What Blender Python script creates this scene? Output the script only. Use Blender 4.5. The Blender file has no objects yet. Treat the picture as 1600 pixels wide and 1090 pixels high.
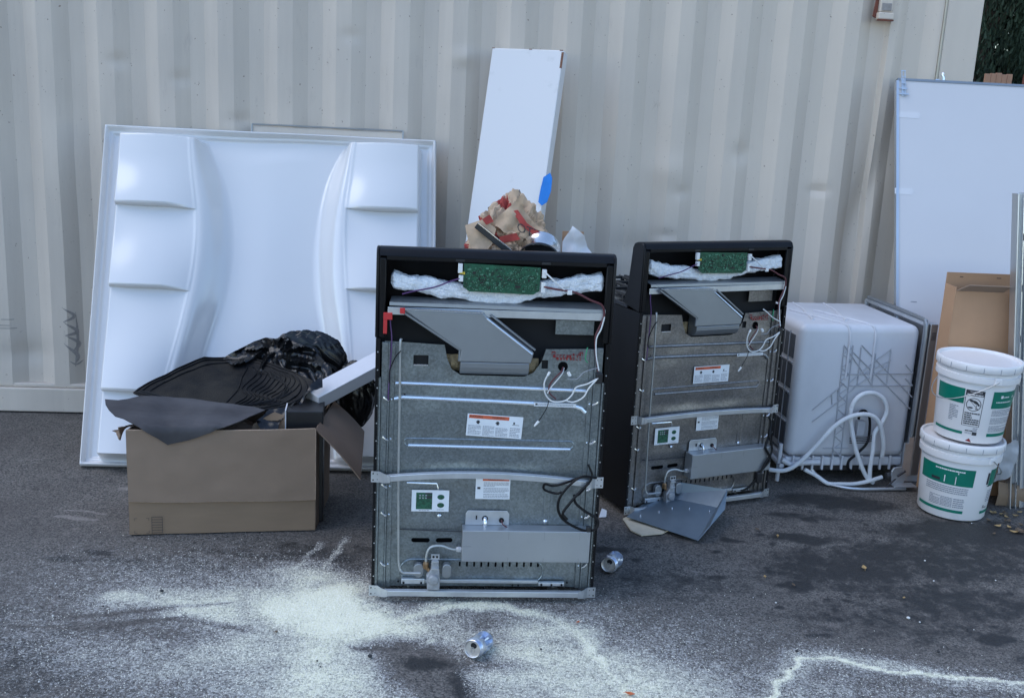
import bpy, bmesh, math, random
import numpy as np
from mathutils import Vector, Matrix, noise
from mathutils.geometry import delaunay_2d_cdt
random.seed(7); rng = np.random.default_rng(7)
S = bpy.context.scene
COL = S.collection
R = math.radians

# ------------------------------------------------------------------ camera, sky, sun, exposure
CAM_H, FPX = 1.68, 1660.0
PITCH, ROLL = math.atan(395/1660), R(2.86)
_F = Vector((0, math.cos(PITCH), -math.sin(PITCH)))
_R0 = Vector((1, 0, 0)); _U0 = Vector((0, math.sin(PITCH), math.cos(PITCH)))
_R = math.cos(ROLL)*_R0 + math.sin(ROLL)*_U0
_U = -math.sin(ROLL)*_R0 + math.cos(ROLL)*_U0
cam = bpy.data.cameras.new('camera'); camo = bpy.data.objects.new('camera', cam); COL.objects.link(camo)
M = Matrix((_R, _U, -_F)).transposed().to_4x4(); M.translation = (0, 0, CAM_H)
camo.matrix_world = M
cam.sensor_width = 36; cam.lens = FPX/1600*36; cam.clip_start = 0.05; cam.clip_end = 500
S.camera = camo
S.render.resolution_x = 1024; S.render.resolution_y = 697
SUN_EL, SUN_AZ = R(56), R(-98)          # azimuth clockwise from +Y
w = bpy.data.worlds.new('World'); S.world = w; w.use_nodes = True
nt = w.node_tree; bg = nt.nodes['Background']
sky = nt.nodes.new('ShaderNodeTexSky'); sky.sky_type = 'NISHITA'; sky.sun_disc = False
sky.sun_elevation = SUN_EL; sky.sun_rotation = SUN_AZ; sky.air_density = 1.0; sky.dust_density = 0.3; sky.ozone_density = 1.5
nt.links.new(sky.outputs[0], bg.inputs[0]); bg.inputs[1].default_value = 0.15
sl = bpy.data.lights.new('sun', 'SUN'); sl.energy = 0.5; sl.angle = R(44); sl.color = (1.0, 0.97, 0.93)
so = bpy.data.objects.new('sun', sl); COL.objects.link(so)
_sd = Vector((math.sin(SUN_AZ)*math.cos(SUN_EL), math.cos(SUN_AZ)*math.cos(SUN_EL), math.sin(SUN_EL)))
so.rotation_euler = _sd.to_track_quat('Z', 'Y').to_euler()
S.view_settings.view_transform = 'Standard'; S.view_settings.look = 'None'
S.view_settings.exposure = 1.18; S.view_settings.gamma = 1; S.view_settings.use_curve_mapping = False

def at(x, y, Y):                          # where the sight line of a photo point meets the depth Y (metres)
    d = _F + _R*((x-800)/FPX) - _U*((y-545)/FPX)
    p = Vector((0, 0, CAM_H)) + d*(Y/d.y)
    return p
def gr(x, y, z=0.0):
    d = _F + _R*((x-800)/FPX) - _U*((y-545)/FPX)
    return Vector((0, 0, CAM_H)) + d*((z-CAM_H)/d.z)

# ------------------------------------------------------------------ materials
def mat(name, col, rough=0.6, metal=0.0, var=0.0, scale=8.0, col2=None, thr=None, bump=0.0, bscale=60.0, spec=0.5, stretch=None, coat=0.0, sheen=0, rvar=0.0, trans=0):
    m = bpy.data.materials.new(name); m.use_nodes = True
    n = m.node_tree; b = n.nodes['Principled BSDF']; L = n.links
    b.inputs['Base Color'].default_value = (*col, 1); b.inputs['Roughness'].default_value = rough
    b.inputs['Metallic'].default_value = metal; b.inputs['Specular IOR Level'].default_value = spec
    b.inputs['Coat Weight'].default_value = coat; b.inputs['Transmission Weight'].default_value = trans
    tc = n.nodes.new('ShaderNodeTexCoord')
    src = tc.outputs['Object']
    if stretch:
        mp = n.nodes.new('ShaderNodeMapping'); mp.inputs['Scale'].default_value = stretch
        L.new(src, mp.inputs[0]); s2 = mp.outputs[0]
    else: s2 = src
    if var or col2:
        nz = n.nodes.new('ShaderNodeTexNoise'); nz.inputs['Scale'].default_value = scale; nz.inputs['Detail'].default_value = 6
        nz.inputs['Roughness'].default_value = 0.6
        L.new(s2, nz.inputs['Vector'])
        rp = n.nodes.new('ShaderNodeValToRGB'); rp.color_ramp.interpolation = 'LINEAR'
        lo, hi = thr if thr else (0.3, 0.7)
        rp.color_ramp.elements[0].position = lo; rp.color_ramp.elements[1].position = hi
        c2 = col2 if col2 else tuple(max(0, c*(1-var)) for c in col)
        c1 = col if col2 else tuple(min(1, c*(1+var)) for c in col)
        rp.color_ramp.elements[0].color = (*c2, 1); rp.color_ramp.elements[1].color = (*c1, 1)
        L.new(nz.outputs['Fac'], rp.inputs[0]); L.new(rp.outputs[0], b.inputs['Base Color'])
        if rvar:
            mr = n.nodes.new('ShaderNodeMapRange'); mr.inputs[3].default_value = max(0.02, rough-rvar); mr.inputs[4].default_value = rough+rvar
            L.new(nz.outputs['Fac'], mr.inputs[0]); L.new(mr.outputs[0], b.inputs['Roughness'])
    if bump:
        nb = n.nodes.new('ShaderNodeTexNoise'); nb.inputs['Scale'].default_value = bscale; nb.inputs['Detail'].default_value = 5
        L.new(src, nb.inputs['Vector'])
        bm_ = n.nodes.new('ShaderNodeBump'); bm_.inputs['Strength'].default_value = bump; bm_.inputs['Distance'].default_value = 0.01
        L.new(nb.outputs['Fac'], bm_.inputs['Height']); L.new(bm_.outputs[0], b.inputs['Normal'])
    return m

def galv_mat(name, base, rough=0.36, dirt=(0.16, 0.16, 0.15)):
    m = mat(name, base, rough, 0.85)
    n = m.node_tree; L = n.links; b = n.nodes['Principled BSDF']
    tc = n.nodes.new('ShaderNodeTexCoord')
    v = n.nodes.new('ShaderNodeTexVoronoi'); v.inputs['Scale'].default_value = 170; L.new(tc.outputs['Object'], v.inputs['Vector'])
    nz = n.nodes.new('ShaderNodeTexNoise'); nz.inputs['Scale'].default_value = 7; nz.inputs['Detail'].default_value = 8; nz.inputs['Roughness'].default_value = 0.7
    L.new(tc.outputs['Object'], nz.inputs['Vector'])
    sx = n.nodes.new('ShaderNodeSeparateColor'); L.new(v.outputs['Color'], sx.inputs[0])
    mr = n.nodes.new('ShaderNodeMapRange'); mr.inputs[3].default_value = 0.80; mr.inputs[4].default_value = 1.15; L.new(sx.outputs[0], mr.inputs[0])
    mx = n.nodes.new('ShaderNodeMix'); mx.data_type = 'RGBA'; mx.inputs[6].default_value = (*dirt, 1); mx.inputs[7].default_value = (*base, 1)
    r2 = n.nodes.new('ShaderNodeMapRange'); r2.inputs[1].default_value = 0.20; r2.inputs[2].default_value = 0.48; L.new(nz.outputs['Fac'], r2.inputs[0])
    L.new(r2.outputs[0], mx.inputs[0])
    hs = n.nodes.new('ShaderNodeHueSaturation'); L.new(mr.outputs[0], hs.inputs['Value']); L.new(mx.outputs[2], hs.inputs['Color'])
    L.new(hs.outputs[0], b.inputs['Base Color'])
    r3 = n.nodes.new('ShaderNodeMapRange'); r3.inputs[3].default_value = rough+0.14; r3.inputs[4].default_value = rough-0.08; L.new(nz.outputs['Fac'], r3.inputs[0])
    L.new(r3.outputs[0], b.inputs['Roughness'])
    n2 = n.nodes.new('ShaderNodeTexNoise'); n2.inputs['Scale'].default_value = 5.5; n2.inputs['Detail'].default_value = 3; L.new(tc.outputs['Object'], n2.inputs['Vector'])
    bp = n.nodes.new('ShaderNodeBump'); bp.inputs['Strength'].default_value = 0.35; bp.inputs['Distance'].default_value = 0.016
    L.new(n2.outputs['Fac'], bp.inputs['Height']); L.new(bp.outputs[0], b.inputs['Normal'])
    return m

M_galv = galv_mat('galvanised_sheet', (0.255, 0.29, 0.305))
M_galv2 = galv_mat('galvanised_sheet_brownish', (0.27, 0.262, 0.258), 0.34, (0.17, 0.15, 0.13))  # brown tint puts a warm reflection into the farther cooker's colour
M_cover = mat('smooth_cover_sheet', (0.38, 0.40, 0.42), 0.42, 0.7, 0.05, 9, bump=0.03, bscale=12)
M_steel = mat('zinc_steel', (0.62, 0.65, 0.68), 0.38, 0.85, 0.12, 14, bump=0.05, bscale=20)
M_duct = mat('grey_duct_sheet', (0.30, 0.32, 0.34), 0.45, 0.8, 0.08, 6, bump=0.05, bscale=9)
M_bright = mat('bright_edge_steel', (0.8, 0.83, 0.86), 0.25, 0.9, 0.05, 20)
M_blackm = mat('black_enamel', (0.006, 0.006, 0.007), 0.38, 0, 0.3, 5, spec=0.22, rvar=0.1, bump=0.02, bscale=15)
M_void = mat('black_cavity', (0.006, 0.006, 0.007), 0.8, 0, 0.2, 8)
M_blackp = mat('black_plastic', (0.015, 0.015, 0.017), 0.4, 0, 0.2, 20)
M_glasst = mat('black_cooktop', (0.02, 0.02, 0.022), 0.12, 0, 0.2, 5, rvar=0.08)
M_iron = mat('cast_iron', (0.03, 0.03, 0.03), 0.7, 0.2, 0.2, 30, bump=0.2, bscale=150)
M_fibre = mat('white_fibre_insulation', (0.80, 0.82, 0.84), 0.95, 0, 0.08, 40, bump=0.6, bscale=120)
M_pcb = mat('green_circuit_board', (0.008, 0.085, 0.042), 0.4, 0, 0.5, 90)
M_pcb2 = mat('pale_solder', (0.10, 0.26, 0.17), 0.4, 0.2, 0.3, 200)
M_white = mat('white_plastic', (0.78, 0.78, 0.76), 0.45, 0, 0.03, 20)
M_yellow = mat('yellow_plastic', (0.7, 0.5, 0.05), 0.5)
M_red = mat('red_foam', (0.55, 0.03, 0.03), 0.6, 0, 0.15, 30)
M_redprint = mat('red_stamp', (0.22, 0.015, 0.015), 0.6, 0, 0.2, 60)
M_darkred = mat('dark_red_wire', (0.11, 0.03, 0.035), 0.5)
M_purple = mat('purple_wire', (0.08, 0.03, 0.12), 0.5)
M_greenw = mat('green_wire', (0.02, 0.28, 0.12), 0.5)
M_wirew = mat('white_wire', (0.7, 0.7, 0.68), 0.5)
M_blackw = mat('black_cable', (0.006, 0.006, 0.007), 0.5, spec=0.25)
M_tube = mat('aluminium_tube', (0.45, 0.47, 0.47), 0.45, 0.8, 0.1, 30)
M_brass = mat('brass_fitting', (0.35, 0.22, 0.12), 0.45, 0.9, 0.2, 60)
M_cast = mat('cast_aluminium', (0.35, 0.36, 0.38), 0.6, 0.6, 0.2, 60, bump=0.2, bscale=90)
M_paper = mat('label_paper', (0.72, 0.74, 0.76), 0.6, 0, 0.04, 20)
M_orange = mat('orange_print', (0.60, 0.12, 0.05), 0.6)
M_ink = mat('black_ink', (0.03, 0.03, 0.035), 0.6)
M_inkgrey = mat('grey_ink', (0.30, 0.31, 0.34), 0.7, 0, 0.15, 300)
M_navy = mat('dark_ink_blue', (0.02, 0.03, 0.06), 0.6)
M_qgreen = mat('diagram_green', (0.015, 0.085, 0.045), 0.6, 0, 0.6, 160)
M_tan = mat('tan_mineral_wool', (0.36, 0.27, 0.15), 0.95, 0, 0.3, 40, bump=0.8, bscale=120)
M_card = mat('corrugated_cardboard', (0.245, 0.168, 0.108), 0.85, 0, 0.06, 5, bump=0.04, bscale=200, stretch=(1, 1, 5))
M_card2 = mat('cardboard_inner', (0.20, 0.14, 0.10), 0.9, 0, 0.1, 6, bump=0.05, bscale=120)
M_card3 = mat('brown_cardboard_warm', (0.43, 0.25, 0.14), 0.85, 0, 0.08, 4, bump=0.04, bscale=120)
M_edge = mat('pale_cardboard_edge', (0.34, 0.245, 0.175), 0.9, 0, 0.2, 60)
M_cardflap = mat('cardboard_dusty', (0.25, 0.175, 0.122), 0.85, 0, 0.07, 5, bump=0.04, bscale=150)
M_ice = mat('white_gelcoat', (0.66, 0.645, 0.635), 0.15, 0, 0.012, 3, bump=0.003, bscale=6, coat=0.0, spec=1.0)
M_paint = mat('white_gloss_paint', (0.66, 0.645, 0.64), 0.32, 0, 0, 6, col2=(0.54, 0.53, 0.52), thr=(0.28, 0.4), bump=0.02, bscale=15)
M_rustchip = mat('brown_chipped_edge', (0.16, 0.07, 0.04), 0.8, 0, 0.4, 60)
M_blue = mat('blue_masking_tape', (0.01, 0.19, 0.60), 0.6, 0, 0.1, 20, bump=0.2, bscale=60)
M_rubber = mat('black_rubber', (0.005, 0.005, 0.006), 0.6, 0, 0, 7, spec=0.2, col2=(0.022, 0.019, 0.015), thr=(0.40, 0.62), bump=0.25, bscale=160)
M_ridge = mat('black_rubber_ridge', (0.005, 0.005, 0.006), 0.5, 0, 0.3, 20, spec=0.2)
M_greymat = mat('grey_vinyl_sheet', (0.075, 0.071, 0.074), 0.55, 0, 0, 4, spec=0.3, col2=(0.038, 0.035, 0.037), thr=(0.3, 0.65), bump=0.25, bscale=14, stretch=(1, 3, 1))
M_bag = mat('black_polythene', (0.006, 0.006, 0.0065), 0.24, 0, 0.3, 8, bump=0.12, bscale=22, spec=0.4)
M_tub = mat('grey_moulded_plastic', (0.55, 0.56, 0.59), 0.42, 0, 0.05, 4, bump=0.03, bscale=20, col2=(0.48, 0.49, 0.52), thr=(0.25, 0.55))
M_tubdark = mat('dark_grey_damping_sheet', (0.075, 0.085, 0.10), 0.6, 0, 0.2, 10)
M_rib = mat('grey_plastic_rib', (0.36, 0.37, 0.40), 0.45, 0, 0.08, 20)
M_stain = mat('brushed_stainless', (0.46, 0.46, 0.47), 0.38, 0.9, 0.1, 8, stretch=(1, 1, 0.05))
M_hose = mat('grey_white_hose', (0.62, 0.64, 0.66), 0.45, 0, 0.1, 14, bump=0.05, bscale=60)
M_grime = mat('grimy_dark_metal', (0.06, 0.06, 0.065), 0.6, 0.5, 0.3, 20)
M_pail = mat('white_pail_plastic', (0.76, 0.74, 0.73), 0.3, 0, 0, 9, col2=(0.66, 0.645, 0.635), thr=(0.26, 0.42), bump=0.01, bscale=12)
M_lgreen = mat('green_label_ink', (0.0, 0.16, 0.105), 0.4, 0, 0.08, 12)
M_wb = mat('white_panel_laminate', (0.60, 0.585, 0.59), 0.3, 0, 0.015, 3, bump=0.01, bscale=5)
M_tape = mat('clear_tape', (0.66, 0.65, 0.66), 0.25)
M_alu = mat('brushed_aluminium', (0.66, 0.68, 0.71), 0.32, 0.9, 0.06, 8, stretch=(1, 1, 0.05))
M_can = mat('blue_silver_can', (0.42, 0.50, 0.66), 0.28, 0.75, 0, 22, col2=(0.72, 0.75, 0.80), thr=(0.46, 0.5))
M_canend = mat('can_end_aluminium', (0.62, 0.60, 0.58), 0.4, 0.85, 0.12, 60)
M_kraft = mat('crumpled_kraft_paper', (0.47, 0.34, 0.23), 0.85, 0, 0.15, 12, bump=0.3, bscale=40)
M_kraftred = mat('red_printed_kraft', (0.34, 0.045, 0.035), 0.8, 0, 0.2, 30)
M_chrome = mat('dull_chrome', (0.72, 0.70, 0.67), 0.2, 1.0, 0.08, 8)
M_sheetpaper = mat('white_crumpled_paper', (0.66, 0.645, 0.655), 0.75, 0, 0.03, 10, bump=0.2, bscale=30)
M_blued = mat('blue_grey_steel', (0.22, 0.27, 0.315), 0.42, 0.75, 0.1, 8, rvar=0.08)
M_cream = mat('cream_fibreboard', (0.50, 0.44, 0.33), 0.8, 0, 0.08, 20)
M_wood = mat('reddish_timber', (0.42, 0.23, 0.145), 0.8, 0, 0.2, 6, stretch=(1, 1, 0.2), bump=0.1)
M_leafo = mat('orange_dry_leaf', (0.52, 0.14, 0.045), 0.7, 0, 0.2, 60)
M_leafy = mat('tan_dry_leaf', (0.42, 0.28, 0.12), 0.8, 0, 0.25, 60)
M_leafb = mat('brown_dry_leaf', (0.14, 0.10, 0.065), 0.85, 0, 0.3, 60)
M_pebble = mat('pale_pebble', (0.66, 0.65, 0.62), 0.7, 0, 0.1, 40)
M_dpeb = mat('dark_stone_chip', (0.03, 0.03, 0.032), 0.8, 0, 0.2, 40)
M_powder = mat('pale_spilled_powder', (0.95, 0.92, 0.78), 0.95, 0, 0.06, 60)
M_bark = mat('cypress_bark', (0.10, 0.07, 0.05), 0.9, 0, 0.2, 20, bump=0.4)
M_fol = mat('dark_cypress_foliage', (0.028, 0.050, 0.026), 0.8, 0, 0.5, 3)
M_fol2 = mat('green_cypress_foliage', (0.060, 0.092, 0.040), 0.8, 0, 0.4, 3)
M_fol3 = mat('dead_brown_foliage', (0.12, 0.075, 0.05), 0.85, 0, 0.3, 5)
M_rust = mat('rust_brown', (0.17, 0.055, 0.035), 0.85, 0, 0.3, 30)
M_scuff = mat('grey_scuff', (0.30, 0.27, 0.25), 0.8, 0, 0.2, 40)
M_seam = mat('yellowed_sealant', (0.50, 0.46, 0.36), 0.7, 0, 0.08, 10)

def container_mat():
    m = mat('container_paint', (0.56, 0.45, 0.405), 0.5)
    n = m.node_tree; L = n.links; b = n.nodes['Principled BSDF']
    tc = n.nodes.new('ShaderNodeTexCoord')
    def nzz(scale, st, det=6, ro=0.6):
        mp = n.nodes.new('ShaderNodeMapping'); mp.inputs['Scale'].default_value = st; L.new(tc.outputs['Object'], mp.inputs[0])
        z = n.nodes.new('ShaderNodeTexNoise'); z.inputs['Scale'].default_value = scale; z.inputs['Detail'].default_value = det; z.inputs['Roughness'].default_value = ro
        L.new(mp.outputs[0], z.inputs['Vector']); return z.outputs['Fac']
    def ramp(fac, a, bb, c1, c2):
        r = n.nodes.new('ShaderNodeMapRange'); r.inputs[1].default_value = a; r.inputs[2].default_value = bb; r.inputs[3].default_value = c1; r.inputs[4].default_value = c2
        L.new(fac, r.inputs[0]); return r.outputs[0]
    def mix(fac, A, B):
        x = n.nodes.new('ShaderNodeMix'); x.data_type = 'RGBA'; L.new(fac, x.inputs[0])
        for i, v in ((6, A), (7, B)):
            if isinstance(v, tuple): x.inputs[i].default_value = (*v, 1)
            else: L.new(v, x.inputs[i])
        return x.outputs[2]
    streak = ramp(nzz(9, (1, 1, 0.07), 8, .68), 0.30, 0.70, 0, 1)
    c = mix(streak, (0.485, 0.425, 0.365), (0.58, 0.51, 0.435))
    cloud = ramp(nzz(0.9, (1, 1, 1), 3), 0.4, 0.7, 0, 0.5); c = mix(cloud, c, (0.70, 0.60, 0.50))
    grime = ramp(nzz(14, (1, 1, 0.25), 8, 0.7), 0.60, 0.74, 0, 0.35); c = mix(grime, c, (0.30, 0.25, 0.23))
    sp = n.nodes.new('ShaderNodeSeparateXYZ'); L.new(tc.outputs['Object'], sp.inputs[0])
    warm = ramp(sp.outputs[0], -0.8, 1.4, 0, 0.55); c = mix(warm, c, (0.68, 0.585, 0.48))
    rs_ = ramp(nzz(3.2, (1, 1, 0.5), 9, .75), 0.66, 0.72, 0, 0.45); c = mix(rs_, c, (0.30, 0.215, 0.16))
    spk = ramp(nzz(60, (1, 1, 1), 2), 0.71, 0.75, 0, 0.8); c = mix(spk, c, (0.20, 0.13, 0.10))
    L.new(c, b.inputs['Base Color'])
    bp = n.nodes.new('ShaderNodeBump'); bp.inputs['Strength'].default_value = 0.3; bp.inputs['Distance'].default_value = 0.012
    L.new(nzz(7, (1, 1, 0.6), 4), bp.inputs['Height']); L.new(bp.outputs[0], b.inputs['Normal'])
    return m
M_cont = container_mat()

def ground_mat():
    m = mat('weathered_asphalt', (0.12, 0.12, 0.12), 0.85)
    n = m.node_tree; L = n.links; b = n.nodes['Principled BSDF']
    tc = n.nodes.new('ShaderNodeTexCoord')
    def nz(scale, det=4, ro=0.6, st=None):
        z = n.nodes.new('ShaderNodeTexNoise'); z.inputs['Scale'].default_value = scale; z.inputs['Detail'].default_value = det; z.inputs['Roughness'].default_value = ro
        L.new(tc.outputs['Object'], z.inputs['Vector']); return z.outputs['Fac']
    def rg(f, a, bb, c=0.0, d=1.0):
        r = n.nodes.new('ShaderNodeMapRange'); r.inputs[1].default_value = a; r.inputs[2].default_value = bb; r.inputs[3].default_value = c; r.inputs[4].default_value = d
        L.new(f, r.inputs[0]); return r.outputs[0]
    def mix(f, A, B, mode='MIX'):
        x = n.nodes.new('ShaderNodeMix'); x.data_type = 'RGBA'; x.blend_type = mode
        if isinstance(f, float): x.inputs[0].default_value = f
        else: L.new(f, x.inputs[0])
        for i, v in ((6, A), (7, B)):
            if isinstance(v, tuple): x.inputs[i].default_value = (*v, 1)
            else: L.new(v, x.inputs[i])
        return x.outputs[2]
    def mth(op, a, bb):
        x = n.nodes.new('ShaderNodeMath'); x.operation = op
        for i, v in ((0, a), (1, bb)):
            if isinstance(v, (float, int)): x.inputs[i].default_value = v
            else: L.new(v, x.inputs[i])
        return x.outputs[0]
    def attr(nm):
        a = n.nodes.new('ShaderNodeAttribute'); a.attribute_name = nm; return a.outputs['Fac']
    vo = n.nodes.new('ShaderNodeTexVoronoi'); vo.inputs['Scale'].default_value = 190; L.new(tc.outputs['Object'], vo.inputs['Vector'])
    sc = n.nodes.new('ShaderNodeSeparateColor'); L.new(vo.outputs['Color'], sc.inputs[0])
    c = mix(rg(sc.outputs[0], 0.1, 0.95), (0.038, 0.0355, 0.0325), (0.185, 0.170, 0.150))
    c = mix(rg(nz(160, 3), 0.5, 0.7, 0, 0.6), c, (0.34, 0.29, 0.25))
    c = mix(rg(nz(2.2, 6, 0.65), 0.35, 0.7, 0, 0.55), c, (0.072, 0.060, 0.053))
    c = mix(rg(nz(9, 6, 0.7), 0.55, 0.75, 0, 0.45), c, (0.25, 0.21, 0.185))
    # oil and damp stains
    st = attr('stain'); edge = rg(mth('ADD', st, mth('MULTIPLY', mth('SUBTRACT', nz(13, 8, 0.75), 0.5), 1.9)), 0.12, 0.52, 0, 0.92)
    c = mix(edge, c, (0.016, 0.015, 0.0145))
    lt = attr('pale'); c = mix(rg(mth('ADD', lt, mth('MULTIPLY', mth('SUBTRACT', nz(90, 4), 0.5), 1.4)), 0.3, 0.9, 0, 0.7), c, (0.32, 0.28, 0.25))
    # spilled powder: sticks to the high grains first
    pw = attr('powder')
    g1 = mth('SUBTRACT', nz(125, 5, 0.7), 0.5); g2 = mth('SUBTRACT', nz(28, 5, 0.7), 0.5); g3 = mth('SUBTRACT', nz(430, 2), 0.5)
    t = mth('ADD', pw, mth('ADD', mth('MULTIPLY', g1, 2.2), mth('ADD', mth('MULTIPLY', g2, 0.7), mth('MULTIPLY', g3, 1.4))))
    fac = mth('MULTIPLY', rg(t, 0.26, 1.0, 0, 1), rg(pw, 0.02, 0.16, 0, 1))
    core = rg(mth('ADD', pw, mth('MULTIPLY', g2, 0.5)), 0.42, 0.95)
    pc = mix(core, (0.80, 0.77, 0.72), (0.90, 0.87, 0.64))
    c = mix(mth('MULTIPLY', fac, 0.98), c, pc)
    L.new(c, b.inputs['Base Color'])
    L.new(rg(edge, 0, 1, 0.88, 0.55), b.inputs['Roughness'])
    bp = n.nodes.new('ShaderNodeBump'); bp.inputs['Strength'].default_value = 0.7; bp.inputs['Distance'].default_value = 0.004
    hh = mth('ADD', mth('MULTIPLY', fac, 1.2), mth('ADD', sc.outputs[0], mth('MULTIPLY', nz(90, 4), 1.6))); L.new(hh, bp.inputs['Height'])
    L.new(bp.outputs[0], b.inputs['Normal'])
    return m

# ------------------------------------------------------------------ mesh helpers
def tag(o, label=None, cat=None, group=None, kind=None):
    if label: o['label'] = label
    if cat: o['category'] = cat
    if group: o['group'] = group
    if kind: o['kind'] = kind
    return o
def thing(name, loc, rz=0.0, label=None, cat=None, group=None):
    o = bpy.data.objects.new(name, None); COL.objects.link(o); o.location = loc; o.rotation_euler = (0, 0, rz)
    o.empty_display_size = 0.1
    return tag(o, label, cat, group)

TINY = {'small_print', 'print', 'printed_marks', 'cover_notch', 'cable_hole', 'bolt_hole', 'hole', 'rivet', 'vent_grille', 'slot_mark', 'fixing_hole', 'white_print', 'track_slot', 'red_stamp', 'scuff_mark', 'scrape_mark', 'chipped_edge', 'dark_backing', 'connector_tab'}
class MB:
    def __init__(s, T=None): s.v = []; s.f = []; s.T = T
    def add(s, vs, fs, fn=None):
        k = len(s.v)
        for p in vs:
            p = Vector(p)
            if fn: p = Vector(fn(p))
            if s.T: p = s.T @ p
            s.v.append(tuple(p))
        s.f += [tuple(i+k for i in f) for f in fs]; return s
    def box(s, x0, x1, y0, y1, z0, z1, fn=None):
        vs = [(x, y, z) for x in (x0, x1) for y in (y0, y1) for z in (z0, z1)]
        return s.add(vs, [(0, 1, 3, 2), (4, 6, 7, 5), (0, 4, 5, 1), (2, 3, 7, 6), (0, 2, 6, 4), (1, 5, 7, 3)], fn)
    def prism(s, poly, a, b, axis='y'):                    # outline in the other two axes
        n = len(poly)
        def P(p, t): return {'y': (p[0], t, p[1]), 'x': (t, p[0], p[1]), 'z': (p[0], p[1], t)}[axis]
        vs = [P(p, a) for p in poly]+[P(p, b) for p in poly]
        fs = [tuple(range(n)), tuple(range(2*n-1, n-1, -1))]+[(i, i+n, (i+1) % n+n, (i+1) % n) for i in range(n)]
        return s.add(vs, fs)
    def tube(s, pts, r, n=8, closed=False, cap=True):
        pts = [Vector(p) for p in pts]; m = len(pts)
        rr = r if isinstance(r, (list, tuple)) else [r]*m
        up = Vector((0, 0, 1)); prev = None; vs = []; fs = []
        for i, p in enumerate(pts):
            a = pts[max(0, i-1)]; b = pts[min(m-1, i+1)]; t = (b-a)
            t = t.normalized() if t.length > 1e-9 else Vector((0, 0, 1))
            if prev is None:
                ref = Vector((1, 0, 0)) if abs(t.x) < 0.8 else Vector((0, 1, 0)); nrm = t.cross(ref).normalized()
            else:
                nrm = (prev-t*prev.dot(t)); nrm = nrm.normalized() if nrm.length > 1e-6 else t.orthogonal().normalized()
            prev = nrm; bn = t.cross(nrm)
            for k in range(n):
                a_ = 2*math.pi*k/n; vs.append(p+(nrm*math.cos(a_)+bn*math.sin(a_))*rr[i])
        for i in range(m-1):
            for k in range(n):
                fs.append((i*n+k, i*n+(k+1) % n, (i+1)*n+(k+1) % n, (i+1)*n+k))
        if cap: fs += [tuple(range(n-1, -1, -1)), tuple(range((m-1)*n, m*n))]
        return s.add(vs, fs)
    def lathe(s, prof, n=32, T=None, cap=False):            # prof: (r, z)
        vs = []; fs = []
        for r, z in prof:
            for k in range(n):
                a = 2*math.pi*k/n; p = Vector((r*math.cos(a), r*math.sin(a), z)); vs.append(T @ p if T else p)
        for i in range(len(prof)-1):
            for k in range(n): fs.append((i*n+k, i*n+(k+1) % n, (i+1)*n+(k+1) % n, (i+1)*n+k))
        if cap: fs += [tuple(range(n-1, -1, -1)), tuple(range((len(prof)-1)*n, len(prof)*n))]
        return s.add(vs, fs)
    def grid(s, nu, nv, fn):
        vs = [fn(i/(nu-1), j/(nv-1)) for j in range(nv) for i in range(nu)]
        fs = [(j*nu+i, j*nu+i+1, (j+1)*nu+i+1, (j+1)*nu+i) for j in range(nv-1) for i in range(nu-1)]
        return s.add(vs, fs)
    def build(s, name, m, parent=None, bevel=0, smooth=False, solid=0, seg=2, angle=35, off=0):
        me = bpy.data.meshes.new(name); me.from_pydata(s.v, [], s.f); me.update()
        o = bpy.data.objects.new(name, me); COL.objects.link(o)
        me.materials.append(m)
        bm = bmesh.new(); bm.from_mesh(me)
        if not solid: bmesh.ops.recalc_face_normals(bm, faces=bm.faces)
        bm.to_mesh(me); bm.free()
        if parent: o.parent = parent
        if name in TINY: o['kind'] = 'stuff'
        if solid:
            d = o.modifiers.new('solid', 'SOLIDIFY'); d.thickness = solid; d.offset = off
            if smooth: d = o.modifiers.new('split', 'EDGE_SPLIT'); d.split_angle = R(55); d.use_edge_sharp = False
        if bevel:
            d = o.modifiers.new('bevel', 'BEVEL'); d.width = bevel; d.segments = seg; d.limit_method = 'ANGLE'; d.angle_limit = R(40)
        if smooth:
            me.polygons.foreach_set('use_smooth', [True]*len(me.polygons))
            if angle < 180:
                try: me.set_sharp_from_angle(angle=R(angle))
                except Exception: pass
        return o

def spline(ctrl, n=8):
    P = [Vector(p) for p in ctrl]; P = [2*P[0]-P[1]]+P+[2*P[-1]-P[-2]]; out = []
    for i in range(1, len(P)-2):
        a, b, c, d = P[i-1:i+3]
        for k in range(n):
            t = k/n
            out.append(0.5*((2*b)+(c-a)*t+(2*a-5*b+4*c-d)*t*t+(3*b-a-3*c+d)*t**3))
    out.append(P[-2]); return out
def stadium(cx, cz, hx, hz, n=6):
    r = min(hx, hz); out = []
    for k in range(4*n):
        a = 2*math.pi*(k+0.5)/(4*n); ca, sa = math.cos(a), math.sin(a)
        out.append((cx+math.copysign(hx-r, ca)+r*ca, cz+math.copysign(hz-r, sa)+r*sa))
    return out
def inside(p, poly):
    c = False; n = len(poly); x, y = p[0], p[1]
    for i in range(n):
        x1, y1 = poly[i][0], poly[i][1]; x2, y2 = poly[i-1][0], poly[i-1][1]
        if (y1 > y) != (y2 > y) and x < (x2-x1)*(y-y1)/(y2-y1)+x1: c = not c
    return c
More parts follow.
